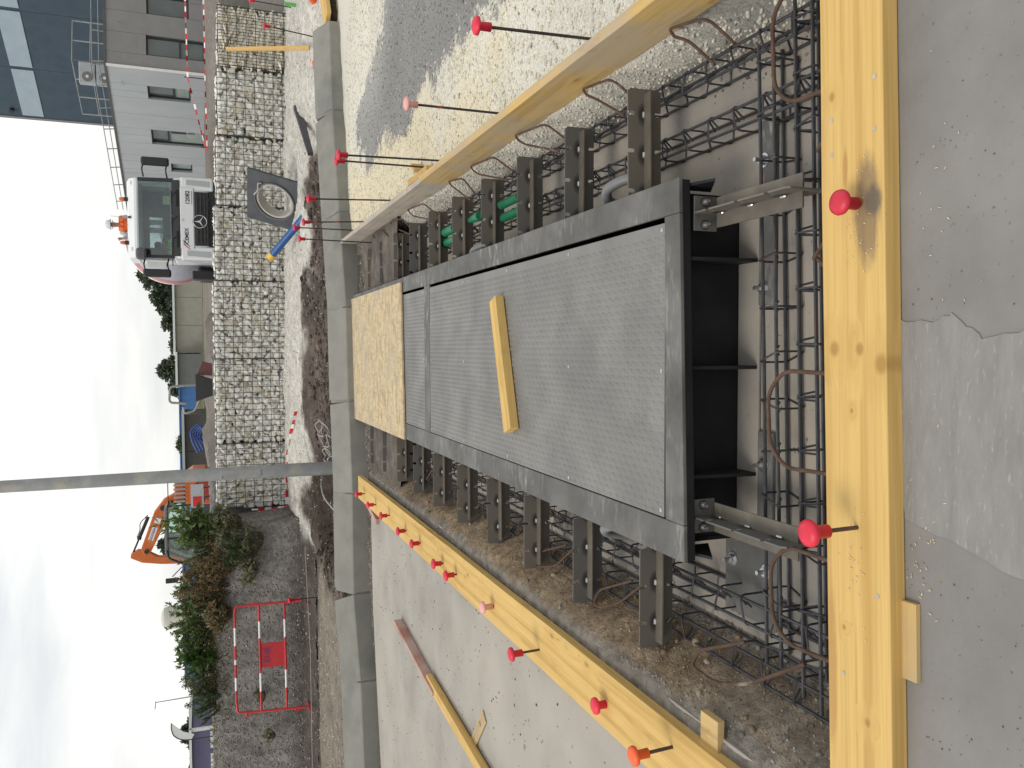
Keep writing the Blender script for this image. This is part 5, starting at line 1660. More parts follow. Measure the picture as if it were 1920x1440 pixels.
arcp = [(-22.75, 50, 1.5), (-22.75, 50, 2.9), (-22.65, 50, 3.4), (-22.35, 50, 3.75), (-21.9, 50, 3.85), (-21.6, 50, 3.82)]
mb = MB(); mb.tube(arc_round(arcp, .3), .03, 6); mb.build('pole', M_dark, fg)
mb = MB()
cp2 = arc_round(arcp, .3)
poly = [(p.x, p.z) for p in cp2[2:]] + [(-22.2, 3.2), (-22.45, 2.6)]
mb.prism(poly, lambda a, b_, h: (a, h, b_), 49.995, 50.005); mb.build('sail', M_white, fg)

# ------------------------------------------------------------------ things seen over the gabions
# blue hose bundle
bh = thing('hose_bundle', 'bundle of blue hose lying on the ground above the gabions', 'hose', (-4.0, 40, 1.6))
for i in range(5):
    mb = MB(); mb.tube(arc_round([(-3.45 - .05 * i, 40, 1.95 - .05 * i), (-3.75 - .1 * i, 40 + .1 * i, 2.32 - .1 * i), (-4.3, 40, 2.22 - .16 * i), (-4.75 + .05 * i, 40, 2.0 - .12 * i)], .2), .045, 6); mb.build('hose', flat('blue_hose', (.02, .08, .34), .5), bh, smooth=True)
# small loader/hopper behind the gabions
lo_ = thing('tipping_hopper', 'grey tipping hopper with bent tubular handle on the ground behind the gabions', 'hopper', (-1.2, 33, 1.3))
mb = MB(); mb.hexa([(-1.75, 32.6, 1.35), (-1.15, 32.6, 1.35), (-1.15, 33.4, 1.35), (-1.75, 33.4, 1.35), (-1.95, 32.4, 1.95), (-.95, 32.4, 1.95), (-.95, 33.5, 1.95), (-1.95, 33.5, 1.95)]); mb.build('bucket', flat('worn_grey_steel', (.10, .10, .105), .6, .3), lo_)
mb = MB(); mb.tube(arc_round([(-1.35, 33, 1.9), (-1.4, 33, 2.85), (-2.0, 33, 2.9), (-2.05, 33, 2.3)], .15), .045, 8); mb.build('handle', M_galv, lo_, smooth=True)
mb = MB(); mb.tube(arc_round([(-1.9, 32.5, 1.8), (-2.3, 32.5, 2.0), (-2.4, 32.5, 2.35), (-2.15, 32.5, 2.4)], .1), .04, 8); mb.build('chute_pipe', M_galv, lo_, smooth=True)
mb = MB(); mb.hexa([(-1.0, 32.6, 1.35), (-.55, 32.6, 1.35), (-.55, 33.3, 1.35), (-1.0, 33.3, 1.35), (-.95, 32.6, 1.9), (-.45, 32.6, 1.7), (-.45, 33.3, 1.7), (-.95, 33.3, 1.9)]); mb.build('engine_cover', flat('dull_red', (.16, .06, .055), .6), lo_)
# stacked barriers with a red reflector
br = thing('stacked_barriers', 'dark folded barriers with a red reflector plate right of the lamp pole', 'barrier', (-4.2, 26, 1.4))
for i in range(4):
    xx = -3.55 - i * .28
    mb = MB(); mb.tube([(xx, 26, 1.2), (xx - .06, 26, 1.85 - .05 * i), (xx - .22, 26, 2.0 - .1 * i)], .022, 6); mb.build('leg', M_dark, br)
mb = MB(); mb.b(-4.75, -4.05, 25.98, 26.0, 1.72, 2.08); mb.build('board', M_clad, br)
mb = MB(); mb.b(-4.72, -4.42, 25.965, 25.98, 1.78, 2.02); mb.build('reflector', M_taper, br)
# tape strung in front of the site office
tape('red and white tape strung low in front of the site office', [(13.5, 27.5, 2.0), (10.5, 27.5, 1.97), (8.55, 27.8, 1.95), (7.7, 28, 1.75), (6.6, 28.4, 1.48)], .06, .16)
tape('lower red and white tape strung in front of the site office', [(13.2, 26.8, 1.45), (10., 26.8, 1.44), (8.0, 27, 1.43), (6.2, 27.4, 1.42)], .06, .16)
for i, (px_, py_) in enumerate(((8.55, 27.82), (6.55, 28.42))):
    mb = MB(); mb.bar((px_, py_, 1.0), (px_, py_, 2.05 if i == 0 else 1.6), .015, 6); tag(mb.build('tape_post', M_dark), ['thin post holding the tape in front of the office corner', 'thin post holding the end of the tape by the mixer truck'][i], 'post')

# ------------------------------------------------------------------ people
M_skin = surf('skin', (.36, .20, .14), (.30, .16, .11), 20, .6, bump=0)
def person(name, label, loc, J, rad, vest_col, hat=None, trousers=(.03, .035, .06), face=(0, -1, 0)):
    """J: joints in world metres relative to loc"""
    t = thing(name, label, 'person', loc)
    o0 = Vector(loc)
    names = list(J)
    bones = [('pelvis', 'waist'), ('waist', 'chest'), ('chest', 'neck'), ('neck', 'chin'), ('chin', 'crown')]
    for s_ in 'LR':
        bones += [('chest', 'sho' + s_), ('sho' + s_, 'elb' + s_), ('elb' + s_, 'wri' + s_), ('wri' + s_, 'pal' + s_), ('pelvis', 'hip' + s_), ('hip' + s_, 'kne' + s_), ('kne' + s_, 'ank' + s_), ('ank' + s_, 'toe' + s_)]
        for f in range(5):
            bones += [('pal' + s_, 'fin%s%d' % (s_, f))]
    for s_ in 'LR':
        w_, p_ = Vector(J['wri' + s_]), Vector(J['pal' + s_])
        d = (p_ - w_).normalized(); a, u, _ = frame_from(d)
        for f in range(5):
            off = a * (.035 - .0175 * f) + d * ((.05, .085, .095, .088, .07)[f]) + (a * .03 if f == 0 else u * -.02)
            J['fin%s%d' % (s_, f)] = tuple(p_ + off); rad['fin%s%d' % (s_, f)] = .009
    names = list(J)
    idx = {n_: i for i, n_ in enumerate(names)}
    me = bpy.data.meshes.new('body')
    me.from_pydata([Vector(J[n_]) + o0 for n_ in names], [(idx[a], idx[b_]) for a, b_ in bones], [])
    o = link('body', me, t)
    o.modifiers.new('skin', 'SKIN')
    for n_ in names:
        r = rad.get(n_) or rad.get(n_[:-1]) or .05
        sv = me.skin_vertices[0].data[idx[n_]]
        sv.radius = (r, r) if not isinstance(r, tuple) else r
        sv.use_root = n_ == 'pelvis'
    ss = o.modifiers.new('sub', 'SUBSURF'); ss.levels = 1; ss.render_levels = 1
    me.materials.append(M_skin)
    # clothing
    def cloth(nm, chain, grow, m_):
        mb = MB()
        for ch in chain:
            pts = [Vector(J[n_]) + o0 for n_ in ch]
            vs = []
            rr_ = [((rad.get(n_) or rad.get(n_[:-1]) or .05) if not isinstance(rad.get(n_) or rad.get(n_[:-1]), tuple) else max(rad.get(n_) or rad.get(n_[:-1]))) + grow for n_ in ch]
            for a, b_, r1, r2 in zip(pts, pts[1:], rr_, rr_[1:]):
                mb.tube([a, a.lerp(b_, .5), b_], r1, 12, r2=r2)
                mb.lathe([(r2 * .1, -r2 * .95), (r2 * .7, -r2 * .7), (r2, 0), (r2 * .7, r2 * .7), (r2 * .1, r2 * .95)], b_, (0, 0, 1), 12)
        mb.build(nm, m_, t, smooth=True)
    cloth('vest', [('pelvis', 'waist', 'chest'), ('shoL', 'chest', 'shoR')], .022, flat('vest_%s' % name + '_' + label[:6].replace(' ', ''), vest_col, .7))
    for s_ in 'LR':
        cloth('sleeve', [('sho' + s_, 'elb' + s_, 'wri' + s_)], .012, flat('shirt_grey', (.42, .42, .44), .8))
    cloth('trousers', [('pelvis', 'hipL', 'kneL', 'ankL'), ('pelvis', 'hipR', 'kneR', 'ankR')], .014, flat('trousers_dark', trousers, .85))
    cr = Vector(J['crown']) + o0; ch_ = Vector(J['chin']) + o0
    fd = Vector(face).normalized()
    mid = ch_.lerp(cr, .45)
    sd_ = fd.cross(Vector((0, 0, 1)))
    mb = MB(); mb.lathe([(.014, 0), (.004, .03)], mid + fd * .085 - Vector((0, 0, .02)), fd, 6); mb.build('nose', M_skin, t)
    for k in (-1, 1):
        mb = MB(); mb.lathe([(.002, -.01), (.01, 0), (.002, .01)], mid + fd * .088 + sd_ * .032 * k + Vector((0, 0, .02)), fd, 8); mb.build('eye', M_dark, t)
        mb = MB(); mb.lathe([(.004, -.02), (.022, 0), (.004, .02)], mid + sd_ * .1 * k, sd_, 8); mb.build('ear', M_skin, t)
    mb = MB(); mb.beam(mid + fd * .09 - sd_ * .025 - Vector((0, 0, .06)), mid + fd * .09 + sd_ * .025 - Vector((0, 0, .06)), .012, .012); mb.build('mouth', flat('lips', (.25, .09, .07), .6), t)
    top = mid + Vector((0, 0, .06))
    if hat:
        mb = MB(); mb.lathe([(.165, -.012), (.165, 0), (.132, .004), (.128, .06), (.10, .11), (.04, .135)], top, (0, 0, 1), 20); mb.build('hard_hat', flat('hat_white', hat, .4), t, smooth=True)
    else:
        mb = MB(); mb.lathe([(.09, -.05), (.112, 0), (.105, .06), (.06, .1)], top - fd * .015, (0, 0, 1), 14); mb.build('hair', flat('dark_hair', (.02, .015, .012), .8), t, smooth=True)
    return t
RAD = {'pelvis': (.16, .11), 'waist': (.145, .10), 'chest': (.17, .115), 'neck': .058, 'chin': .075, 'crown': .095, 'sho': .062, 'elb': .045, 'wri': .03, 'pal': .038, 'hip': .088, 'kne': .06, 'ank': .042, 'toe': .045}

# ------------------------------------------------------------------ concrete mixer truck
def truck():
    t = thing('mixer_truck', 'white concrete mixer truck facing the camera behind the gabions', 'truck', (3.57, 27, .25))
    X0, X1 = 2.48, 4.66
    cx = (X0 + X1) / 2
    Yf = 24.0
    Mcab = surf('truck_white_paint', (.72, .73, .73), (.68, .69, .69), 2, .3, bump=0, spec=.6)
    # lower cab shell
    mb = MB(); mb.prism([(Yf + .02, 1.44), (Yf, 1.82), (Yf + .03, 2.2), (Yf + .1, 2.34), (Yf + 1.9, 2.34), (Yf + 1.9, 1.2), (Yf + .5, 1.2)], lambda a, b_, h: (h, a, b_), X0, X1); cabo = mb.build('cab', Mcab, t, bevel=.05)
    # roof
    mb = MB(); mb.prism([(Yf + .22, 3.2), (Yf + .25, 3.32), (Yf + .42, 3.46), (Yf + .8, 3.53), (Yf + 1.9, 3.53), (Yf + 1.9, 3.2)], lambda a, b_, h: (h, a, b_), X0 + .01, X1 - .01); mb.build('cab_roof', Mcab, t, bevel=.06)
    # pillars and back wall round the rear window
    for xx in (X0 + .01, X1 - .09):
        mb = MB(); mb.hexa([(xx, Yf + .10, 2.33), (xx + .08, Yf + .10, 2.33), (xx + .08, Yf + .2, 2.33), (xx, Yf + .2, 2.33), (xx, Yf + .23, 3.22), (xx + .08, Yf + .23, 3.22), (xx + .08, Yf + .33, 3.22), (xx, Yf + .33, 3.22)]); mb.build('pillar', M_dark, t)
        mb = MB(); mb.b(xx, xx + .08, Yf + 1.0, Yf + 1.9, 2.34, 3.21); mb.build('side_panel', Mcab, t)
        mb = MB(); mb.b(xx + .035, xx + .045, Yf + .25, Yf + 1.0, 2.34, 3.2); mb.build('side_window', glass_mat('side_glass', (.75, .82, .82)), t)
    Min = flat('cab_interior', (.17, .20, .19), .8)
    for x0, x1, z0, z1 in ((X0 + .09, 2.95, 2.34, 3.21), (3.83, X1 - .09, 2.34, 3.21), (2.95, 3.83, 2.34, 2.68), (2.95, 3.83, 3.03, 3.21)):
        mb = MB(); mb.b(x0, x1, Yf + 1.82, Yf + 1.88, z0, z1); mb.build('back_wall', Min, t)
    mb = MB(); mb.b(2.95, 3.83, Yf + 1.84, Yf + 1.85, 2.68, 3.03); mb.build('rear_window', glass_mat('rear_glass', (.88, .97, .95), .15), t)
    mb = MB(); mb.b(X0 + .1, X1 - .1, Yf + .12, Yf + .6, 2.34, 2.42); mb.build('dashboard', Min, t, bevel=.03)
    mb = MB(); mb.b(3.95, 4.18, Yf + .2, Yf + .25, 2.42, 2.6); mb.build('dash_card', flat('pale_green_card', (.36, .42, .26), .7), t)
    mb = MB(); mb.tube([(2.95 + .2 * math.cos(a), Yf + .62 + .1 * math.sin(a), 2.5 + .16 * math.sin(a)) for a in np.linspace(0, 2 * PI, 24, endpoint=False)], .016, 6, closed=True); mb.build('steering_wheel', M_dark, t)
    # windscreen, slightly curved
    vs, fs = [], []
    n = 8
    for j, (yy, zz) in enumerate(((Yf + .075, 2.30), (Yf + .205, 3.23))):
        for i in range(n + 1):
            u = i / n * 2 - 1
            vs.append((cx + u * 1.03, yy + .06 * u * u, zz))
    for i in range(n):
        fs.append((i, i + 1, n + 2 + i, n + 1 + i))
    o_ = len(vs)
    vs += [(a, b_ + .008, c) for a, b_, c in vs]
    fs += [tuple(q + o_ for q in f[::-1]) for f in fs]
    mb = MB(); mb.add(vs, fs); mb.build('windscreen', glass_mat('windscreen_glass', (.80, .87, .86), .45), t, fixn=False)
    # black wiper cowl
    mb = MB(); mb.hexa([(X0 + .06, Yf - .012, 2.17), (X1 - .06, Yf - .012, 2.17), (X1 - .06, Yf + .1, 2.17), (X0 + .06, Yf + .1, 2.17), (X0 + .06, Yf + .045, 2.37), (X1 - .06, Yf + .045, 2.37), (X1 - .06, Yf + .12, 2.37), (X0 + .06, Yf + .12, 2.37)]); cw = mb.build('wiper_cowl', M_dark, t, bevel=.02)
    for xx, x2 in ((3.1, 2.62), (3.62, 3.3), (4.3, 4.0)):
        mb = MB(); mb.tube([(xx, Yf - .02, 2.24), (xx - .1, Yf + .03, 2.36), (x2 - .02, Yf + .05, 2.38)], .012, 5); mb.tube([(x2 - .35, Yf + .05, 2.37), (x2 + .3, Yf + .05, 2.38)], .012, 5); mb.build('wiper', M_dark, cw)
    for xx in (3.0, 4.1):
        mb = MB(); mb.b(xx - .22, xx + .22, Yf - .02, Yf - .005, 2.215, 2.26); mb.build('grab_slot', M_rubber, cw)
    # grille
    mb = MB(); mb.b(2.84, 4.30, Yf - .035, Yf + .01, 1.42, 1.80); gr = mb.build('grille', M_dark, t, bevel=.02)
    for zz in (1.72, 1.62, 1.52, 1.45):
        mb = MB(); mb.b(2.88, 4.26, Yf - .055, Yf - .036, zz, zz + .035); mb.build('slat', flat('grille_slat', (.035, .035, .038), .4), gr, bevel=.006)
        for k in range(6):
            xx = 2.95 + k * .22
            if abs(xx + .05 - cx) < .25: continue
            mb = MB(); mb.b(xx, xx + .1, Yf - .06, Yf - .054, zz - .04, zz - .005); mb.build('grille_insert', M_rubber, gr)
    # round badge with a three-pointed star
    bc = Vector((3.49, Yf - .06, 1.66))
    mb = MB(); mb.lathe([(.19, 0), (.19, .02)], bc + Vector((0, .02, 0)), (0, -1, 0), 32); bdg = mb.build('badge', M_dark, gr)
    mb = MB(); mb.tube([bc + Vector((.172 * math.cos(a), -.005, .172 * math.sin(a))) for a in np.linspace(0, 2 * PI, 40, endpoint=False)], .012, 6, closed=True); mb.build('badge_ring', M_bright, bdg, smooth=True)
    mb = MB()
    for k in range(3):
        a = PI / 2 + k * 2 * PI / 3
        tip = bc + Vector((math.cos(a), 0, math.sin(a))) * .168
        sd_ = Vector((-math.sin(a), 0, math.cos(a))) * .026
        b0 = bc + Vector((0, -.012, 0))
        mb.add([b0 + sd_, b0 - sd_, tip + Vector((0, -.004, 0)), b0 + Vector((0, -.012, 0)), bc + sd_, bc - sd_], [(0, 3, 2), (3, 1, 2), (0, 2, 4), (1, 5, 2), (0, 4, 5, 1)])
    mb.build('badge_star', M_bright, bdg)
    # white panel, text
    mb = MB(); mb.b(2.75, 4.40, Yf - .03, Yf + .02, 1.815, 2.16); wp = mb.build('front_panel', Mcab, t, bevel=.015)
    text_mesh('cemex'.upper(), .135, facing((3.09, Yf - .032, 2.0), (1, 0, 0), (0, 0, 1)), 'lettering', flat('lettering_navy', (.03, .035, .09), .5), wp, bold=.003)
    for k, m_ in ((0, flat('stripe_red', (.45, .03, .04), .5)), (.075, flat('stripe_navy', (.02, .03, .14), .5))):
        mb = MB(); x0 = 2.74 + k
        mb.hexa([(x0 + .08 - .08, Yf - .034, 1.93), (x0 + .05 - .07, Yf - .034, 1.93), (x0 + .05 - .07, Yf - .030, 1.93), (x0 + .0, Yf - .030, 1.93), (x0 + .17, Yf - .034, 2.09), (x0 + .12, Yf - .034, 2.09), (x0 + .12, Yf - .030, 2.09), (x0 + .17, Yf - .030, 2.09)]); mb.build('logo_stripe', m_, wp)
    text_mesh('12082', .15, facing((4.13, Yf - .032, 1.965), (1, 0, 0), (0, 0, 1)), 'fleet_number', M_frame, wp, bold=.004)
    mb = MB(); mb.b(3.95, 4.32, Yf - .033, Yf - .031, 1.855, 1.868); mb.build('small_print', M_frame, wp)
    mb = MB(); mb.lathe([(.03, 0), (.03, .012)], (3.52, Yf - .03, 2.11), (0, -1, 0), 12); mb.build('latch', M_bright, wp)
    # corner fairings with headlights below
    for sg, xa in ((-1, X0 - .03), (1, X1 + .03)):
        xi = xa - sg * .36
        mb = MB(); mb.hexa([(min(xa, xi), Yf - .03, 1.3), (max(xa, xi), Yf - .03, 1.3), (max(xa, xi), Yf + .4, 1.3), (min(xa, xi), Yf + .4, 1.3), (min(xa, xi), Yf, 2.16), (max(xa, xi), Yf, 2.16), (max(xa, xi), Yf + .4, 2.16), (min(xa, xi), Yf + .4, 2.16)]); fo = mb.build('corner_fairing', Mcab, t, bevel=.05)
        mb = MB(); x2 = xa - sg * .16; mb.hexa([(x2 - .09, Yf - .038, 1.4), (x2 + .06, Yf - .038, 1.4), (x2 + .06, Yf - .02, 1.4), (x2 - .09, Yf - .02, 1.4), (x2 - .05, Yf - .026, 2.0), (x2 + .08, Yf - .026, 2.0), (x2 + .08, Yf - .01, 2.0), (x2 - .05, Yf - .01, 2.0)]); mb.build('air_deflector', M_clad, fo)
        mb = MB(); mb.b(min(xa, xi), max(xa, xi), Yf - .05, Yf + .02, .95, 1.2); hl = mb.build('headlight', glass_mat('lamp_glass', (.7, .7, .7)), t)
        # mirrors
        mx_ = xa + sg * .38
        mb = MB(); mb.b(min(mx_ - .11, mx_ + .11), max(mx_ - .11, mx_ + .11), Yf + .02, Yf + .2, 2.42, 3.12); mi = mb.build('mirror', M_dark, t, bevel=.05)
        for zz in (2.46, 3.05):
            mb = MB(); mb.tube(arc_round([(xa - sg * .02, Yf + .2, zz + .02), (xa + sg * .15, Yf + .05, zz + .05), (mx_, Yf + .1, zz)], .06), .022, 6)
            mb.build('mirror_arm', M_dark, mi)
        if sg < 0:
            mb = MB(); mb.b(mx_ + .15, mx_ + .30, Yf - .02, Yf + .06, 2.52, 3.02); mb.build('mirror_face', flat('mirror_pale', (.6, .62, .6), .15), mi, bevel=.02)
    # front mirror on the left corner, dark
    mb = MB(); mb.b(2.42, 2.72, Yf - .12, Yf + .15, 3.02, 3.28); mb.build('kerb_mirror', flat('grey_plastic', (.10, .10, .11), .5), t, bevel=.06)
    # bumper, chassis, wheels
    mb = MB(); mb.b(X0, X1, Yf - .06, Yf + .5, .6, .94); mb.build('bumper', M_dark, t, bevel=.04)
    mb = MB(); mb.b(X0 + .05, X1 - .05, Yf + .02, Yf + .6, .95, 1.4); mb.build('radiator_housing', M_dark, t)
    mb = MB(); mb.b(3.1, 3.3, Yf + .5, Yf + 8.5, .9, 1.2); mb.b(3.85, 4.05, Yf + .5, Yf + 8.5, .9, 1.2); mb.build('chassis', M_dark, t)
    for yy in (1.5, 5.4, 6.8):
        for xx in (X0 + .0, X1 - .3):
            mb = MB(); mb.lathe([(.3, 0), (.5, .02), (.52, .08), (.52, .24), (.5, .29), (.3, .31)], (xx, Yf + yy, .77), (1, 0, 0), 28); wh = mb.build('tyre', M_rubber, t, smooth=True)
            mb = MB(); mb.lathe([(.29, .02), (.29, .28)], (xx, Yf + yy, .77), (1, 0, 0), 20); mb.build('rim', M_galv, wh)
    mb = MB(); mb.b(2.1, 2.5, Yf + 2.4, Yf + 3.6, .9, 1.75); mb.build('side_tank', M_dark, t, bevel=.08)
    mb = MB(); mb.b(2.05, 2.3, Yf + 1.6, Yf + 2.2, 1.0, 1.9); mb.build('step_box', M_dark, t, bevel=.03)
    for xx in (2.92, 4.10):
        mb = MB(); mb.lathe([(.058, 0), (.058, .08)], (xx, Yf + .6, 3.5), n=14); bb = mb.build('beacon_base', M_dark, t)
        mb = MB(); mb.lathe([(.05, .08), (.056, .1), (.05, .16), (.034, .2), (.01, .215)], (xx, Yf + .6, 3.5), n=16); mb.build('beacon', flat('amber_lens', (.62, .14, .03), .25), bb, smooth=True)
    for xx in (2.72, 4.5):
        mb = MB(); mb.b(xx - .05, xx + .05, Yf + .3, Yf + .33, 3.34, 3.41); mb.build('marker_lamp', flat('lens_clear', (.8, .8, .78), .2), t)
    mb = MB(); mb.lathe([(.04, 0), (.02, .06)], (3.58, Yf + .35, 3.43), (0, -.3, 1), 10); mb.tube([(3.58, Yf + .35, 3.48), (3.58, Yf + .3, 3.9)], .004, 4); mb.build('antenna', M_dark, t)
    # drum
    ax = Vector((0, 1, .12)).normalized()
    prof = [(.5, 0), (.85, .35), (1.2, .9), (1.36, 1.5), (1.38, 2.3), (1.25, 3.2), (.85, 4.6), (.6, 5.1)]
    o0 = Vector((3.50, Yf + 2.6, 2.28))
    mb = MB(); mb.lathe(prof, o0, ax, 40); dr = mb.build('drum', Mcab, t, smooth=True)
    mb = MB(); mb.lathe([(1.325, 1.32), (1.335, 1.34), (1.372, 1.48), (1.388, 1.6), (1.392, 1.9), (1.38, 1.91), (1.3, 1.5)], o0, ax, 40); mb.build('drum_band', flat('faded_red_band', (.50, .20, .20), .5), dr, smooth=True)
    mb = MB(); mb.lathe([(.3, -.02), (.53, -.01), (.87, .33), (1.22, .88), (1.335, 1.3), (1.3, 1.31)], o0, ax, 40); mb.build('drum_nose', flat('drum_shade_grey', (.42, .42, .48), .5), dr, smooth=True)  # blue grey paints the shade on the front of the white drum
    mb = MB(); mb.b(2.7, 4.3, Yf + 2.0, Yf + 2.55, 2.33, 2.39); mb.b(2.75, 2.85, Yf + 2.0, Yf + 2.1, 1.2, 2.33); mb.b(4.15, 4.25, Yf + 2.0, Yf + 2.1, 1.2, 2.33); mb.build('platform', M_galv, t)
    return t
truck()
person('person', 'worker in white hard hat and orange vest standing behind the truck cab', (3.62, 26.25, 2.39),
       {'pelvis': (0, 0, .92), 'waist': (0, 0, 1.10), 'chest': (0, 0, 1.32), 'neck': (0, -.01, 1.50), 'chin': (0, -.03, 1.58), 'crown': (0, -.02, 1.72),
        'shoL': (-.2, 0, 1.41), 'elbL': (-.34, -.12, 1.22), 'wriL': (-.42, -.28, 1.36), 'palL': (-.43, -.32, 1.42), 'shoR': (.2, 0, 1.41), 'elbR': (.27, -.05, 1.14), 'wriR': (.2, -.22, 1.0), 'palR': (.18, -.28, .98),
        'hipL': (-.1, 0, .86), 'kneL': (-.12, -.02, .48), 'ankL': (-.12, .02, .1), 'toeL': (-.13, -.14, .045), 'hipR': (.1, 0, .86), 'kneR': (.12, -.02, .48), 'ankR': (.12, .02, .1), 'toeR': (.13, -.14, .045)}, dict(RAD), (.75, .14, .03), (.62, .63, .64))
person('person', 'driver in a green vest seated behind the truck windscreen', (2.92, 25.25, 1.2),
       {'pelvis': (0, 0, .75), 'waist': (0, -.02, .92), 'chest': (0, -.06, 1.16), 'neck': (0, -.08, 1.36), 'chin': (.02, -.11, 1.45), 'crown': (.02, -.1, 1.60),
        'shoL': (-.2, -.06, 1.26), 'elbL': (-.27, -.28, 1.08), 'wriL': (-.17, -.5, 1.26), 'palL': (-.15, -.56, 1.3), 'shoR': (.2, -.06, 1.26), 'elbR': (.28, -.28, 1.08), 'wriR': (.2, -.5, 1.26), 'palR': (.18, -.56, 1.3),
        'hipL': (-.1, -.05, .72), 'kneL': (-.14, -.48, .74), 'ankL': (-.14, -.6, .32), 'toeL': (-.14, -.75, .27), 'hipR': (.1, -.05, .72), 'kneR': (.14, -.48, .74), 'ankR': (.14, -.6, .32), 'toeR': (.14, -.75, .27)}, dict(RAD), (.28, .75, .06))

# ------------------------------------------------------------------ orange excavator
def excavator():
    Y0 = 34.0
    t = thing('excavator', 'orange tracked excavator parked behind the heap with its boom folded up', 'excavator', (-6.4, Y0 + .5, .2))
    Mo = surf('excavator_orange', (.62, .16, .035), (.5, .12, .025), 4, .45, bump=.03)
    Mrd = surf('excavator_dull_red', (.33, .05, .03), (.26, .04, .025), 4, .5, bump=.03)
    # tracks
    for yy in (Y0 + .0, Y0 + 1.6):
        pts = [(-8.3, .25), (-8.55, .5), (-8.35, .85), (-5.0, .85), (-4.75, .5), (-5.0, .25)]
        mb = MB(); mb.prism(pts, lambda a, b_, h: (a, h, b_ + .3), yy, yy + .5); mb.build('track', M_rubber, t, bevel=.05)
    mb = MB(); mb.lathe([(.7, 0), (.7, .25)], (-6.5, Y0 + 1.05, 1.15), n=24); mb.build('turntable', M_dark, t)
    # house
    mb = MB(); mb.prism([(-6.1, 1.4), (-4.95, 1.4), (-4.82, 1.7), (-4.82, 2.15), (-5.0, 2.4), (-5.4, 2.45), (-6.1, 2.4)], lambda a, b_, h: (a, h, b_), Y0 - .1, Y0 + 2.2); ho = mb.build('engine_house', Mo, t, bevel=.05)
    mb = MB(); mb.prism([(-5.95, 1.42), (-5.2, 1.5), (-5.25, 2.1), (-5.8, 2.2)], lambda a, b_, h: (a, h, b_), Y0 - .16, Y0 - .1); mb.build('side_door', Mrd, ho)
    text_mesh('VPI', .2, facing((-5.0, Y0 - .165, 2.0), (1, 0, 0), (0, 0, 1)), 'house_lettering', M_white, ho)
    for k in range(5):
        mb = MB(); mb.b(-5.95 + k * .16, -5.88 + k * .16, Y0 - .14, Y0 - .1, 2.42, 2.85); mb.build('exhaust_rib', M_galv, ho)
    mb = MB(); mb.b(-6.0, -5.15, Y0 + .1, Y0 + 1.0, 2.46, 2.82); mb.build('hood', Mo, ho, bevel=.04)
    mb = MB()
    for xx in (-6.0, -5.1):
        mb.bar((xx, Y0, 2.4), (xx, Y0, 3.05), .02, 6)
    mb.bar((-6.0, Y0, 3.05), (-5.1, Y0, 3.05), .02, 6); mb.build('hand_rail', M_dark, ho)
    # cab: frame, roof, glass
    cb = MB()
    P = [(-8.62, 1.45), (-8.62, 2.25), (-8.15, 3.08), (-7.9, 3.18), (-6.25, 3.18), (-6.0, 3.05), (-6.0, 1.45)]
    mb = MB(); mb.prism([(-8.6, 1.4), (-6.05, 1.4), (-6.05, 2.12), (-8.6, 2.12)], lambda a, b_, h: (a, h, b_), Y0 - .08, Y0 + .95); cab = mb.build('cab', surf('excavator_dark_grey', (.06, .06, .065), None, 4, .5), t, bevel=.04)
    mb = MB(); mb.prism([(-8.2, 3.07), (-7.9, 3.2), (-6.2, 3.2), (-6.0, 3.07)], lambda a, b_, h: (a, h, b_), Y0 - .1, Y0 + .98); mb.build('cab_roof', surf('excavator_roof_grey', (.16, .16, .165), None, 4, .5), t, bevel=.04)
    for yy in (Y0 - .08, Y0 + .9):
        mb = MB(); mb.tube(arc_round([(-8.58, yy, 2.1), (-8.5, yy, 2.3), (-8.12, yy, 3.08), (-7.8, yy, 3.13)], .25), .045, 8)
        mb.build('cab_pillar', M_dark, cab, smooth=True)
        for xx in (-7.35, -6.08):
            mb = MB(); mb.bar((xx, yy, 2.1), (xx, yy, 3.1), .04, 8); mb.build('cab_pillar', M_dark, cab, smooth=True)
        g1 = MB(); g1.prism([(-8.5, 2.14), (-8.08, 3.05), (-7.4, 3.06), (-7.4, 2.14)], lambda a, b_, h: (a, h, b_), yy - .005, yy + .005); g1.build('cab_window', glass_mat('cab_glass', (.80, .88, .84), .7), cab)
        g1 = MB(); g1.prism([(-7.3, 2.14), (-7.3, 3.06), (-6.13, 3.06), (-6.13, 2.14)], lambda a, b_, h: (a, h, b_), yy - .005, yy + .005); g1.build('cab_window', glass_mat('cab_glass', (.80, .88, .84), .7), cab)
    mb = MB(); mb.b(-7.3, -6.9, Y0 + .2, Y0 + .7, 2.1, 2.25); mb.hexa([(-6.95, Y0 + .2, 2.2), (-6.8, Y0 + .2, 2.2), (-6.8, Y0 + .7, 2.2), (-6.95, Y0 + .7, 2.2), (-6.85, Y0 + .2, 2.85), (-6.7, Y0 + .2, 2.85), (-6.7, Y0 + .7, 2.85), (-6.85, Y0 + .7, 2.85)]); mb.build('seat', flat('seat_teal', (.10, .13, .12), .8), cab)
    mb = MB(); mb.tube([(-8.5, Y0 - .1, 2.6), (-8.85, Y0 - .1, 2.95)], .02, 6); mi = mb.build('mirror_arm', M_dark, cab)
    mb = MB(); mb.b(-9.1, -8.9, Y0 - .14, Y0 - .06, 2.75, 3.2); mb.build('mirror', M_dark, mi, bevel=.03)
    # boom (behind the cab), arm, cylinder
    Yb = Y0 + 1.1
    mb = MB(); mb.prism([(-5.9, 2.3), (-5.6, 2.5), (-6.0, 3.25), (-6.5, 3.62), (-7.95, 4.13), (-8.22, 4.0), (-8.12, 3.78), (-7.1, 3.28), (-6.35, 2.95)], lambda a, b_, h: (a, h, b_), Yb, Yb + .35); bm_ = mb.build('boom', Mo, t, bevel=.03)
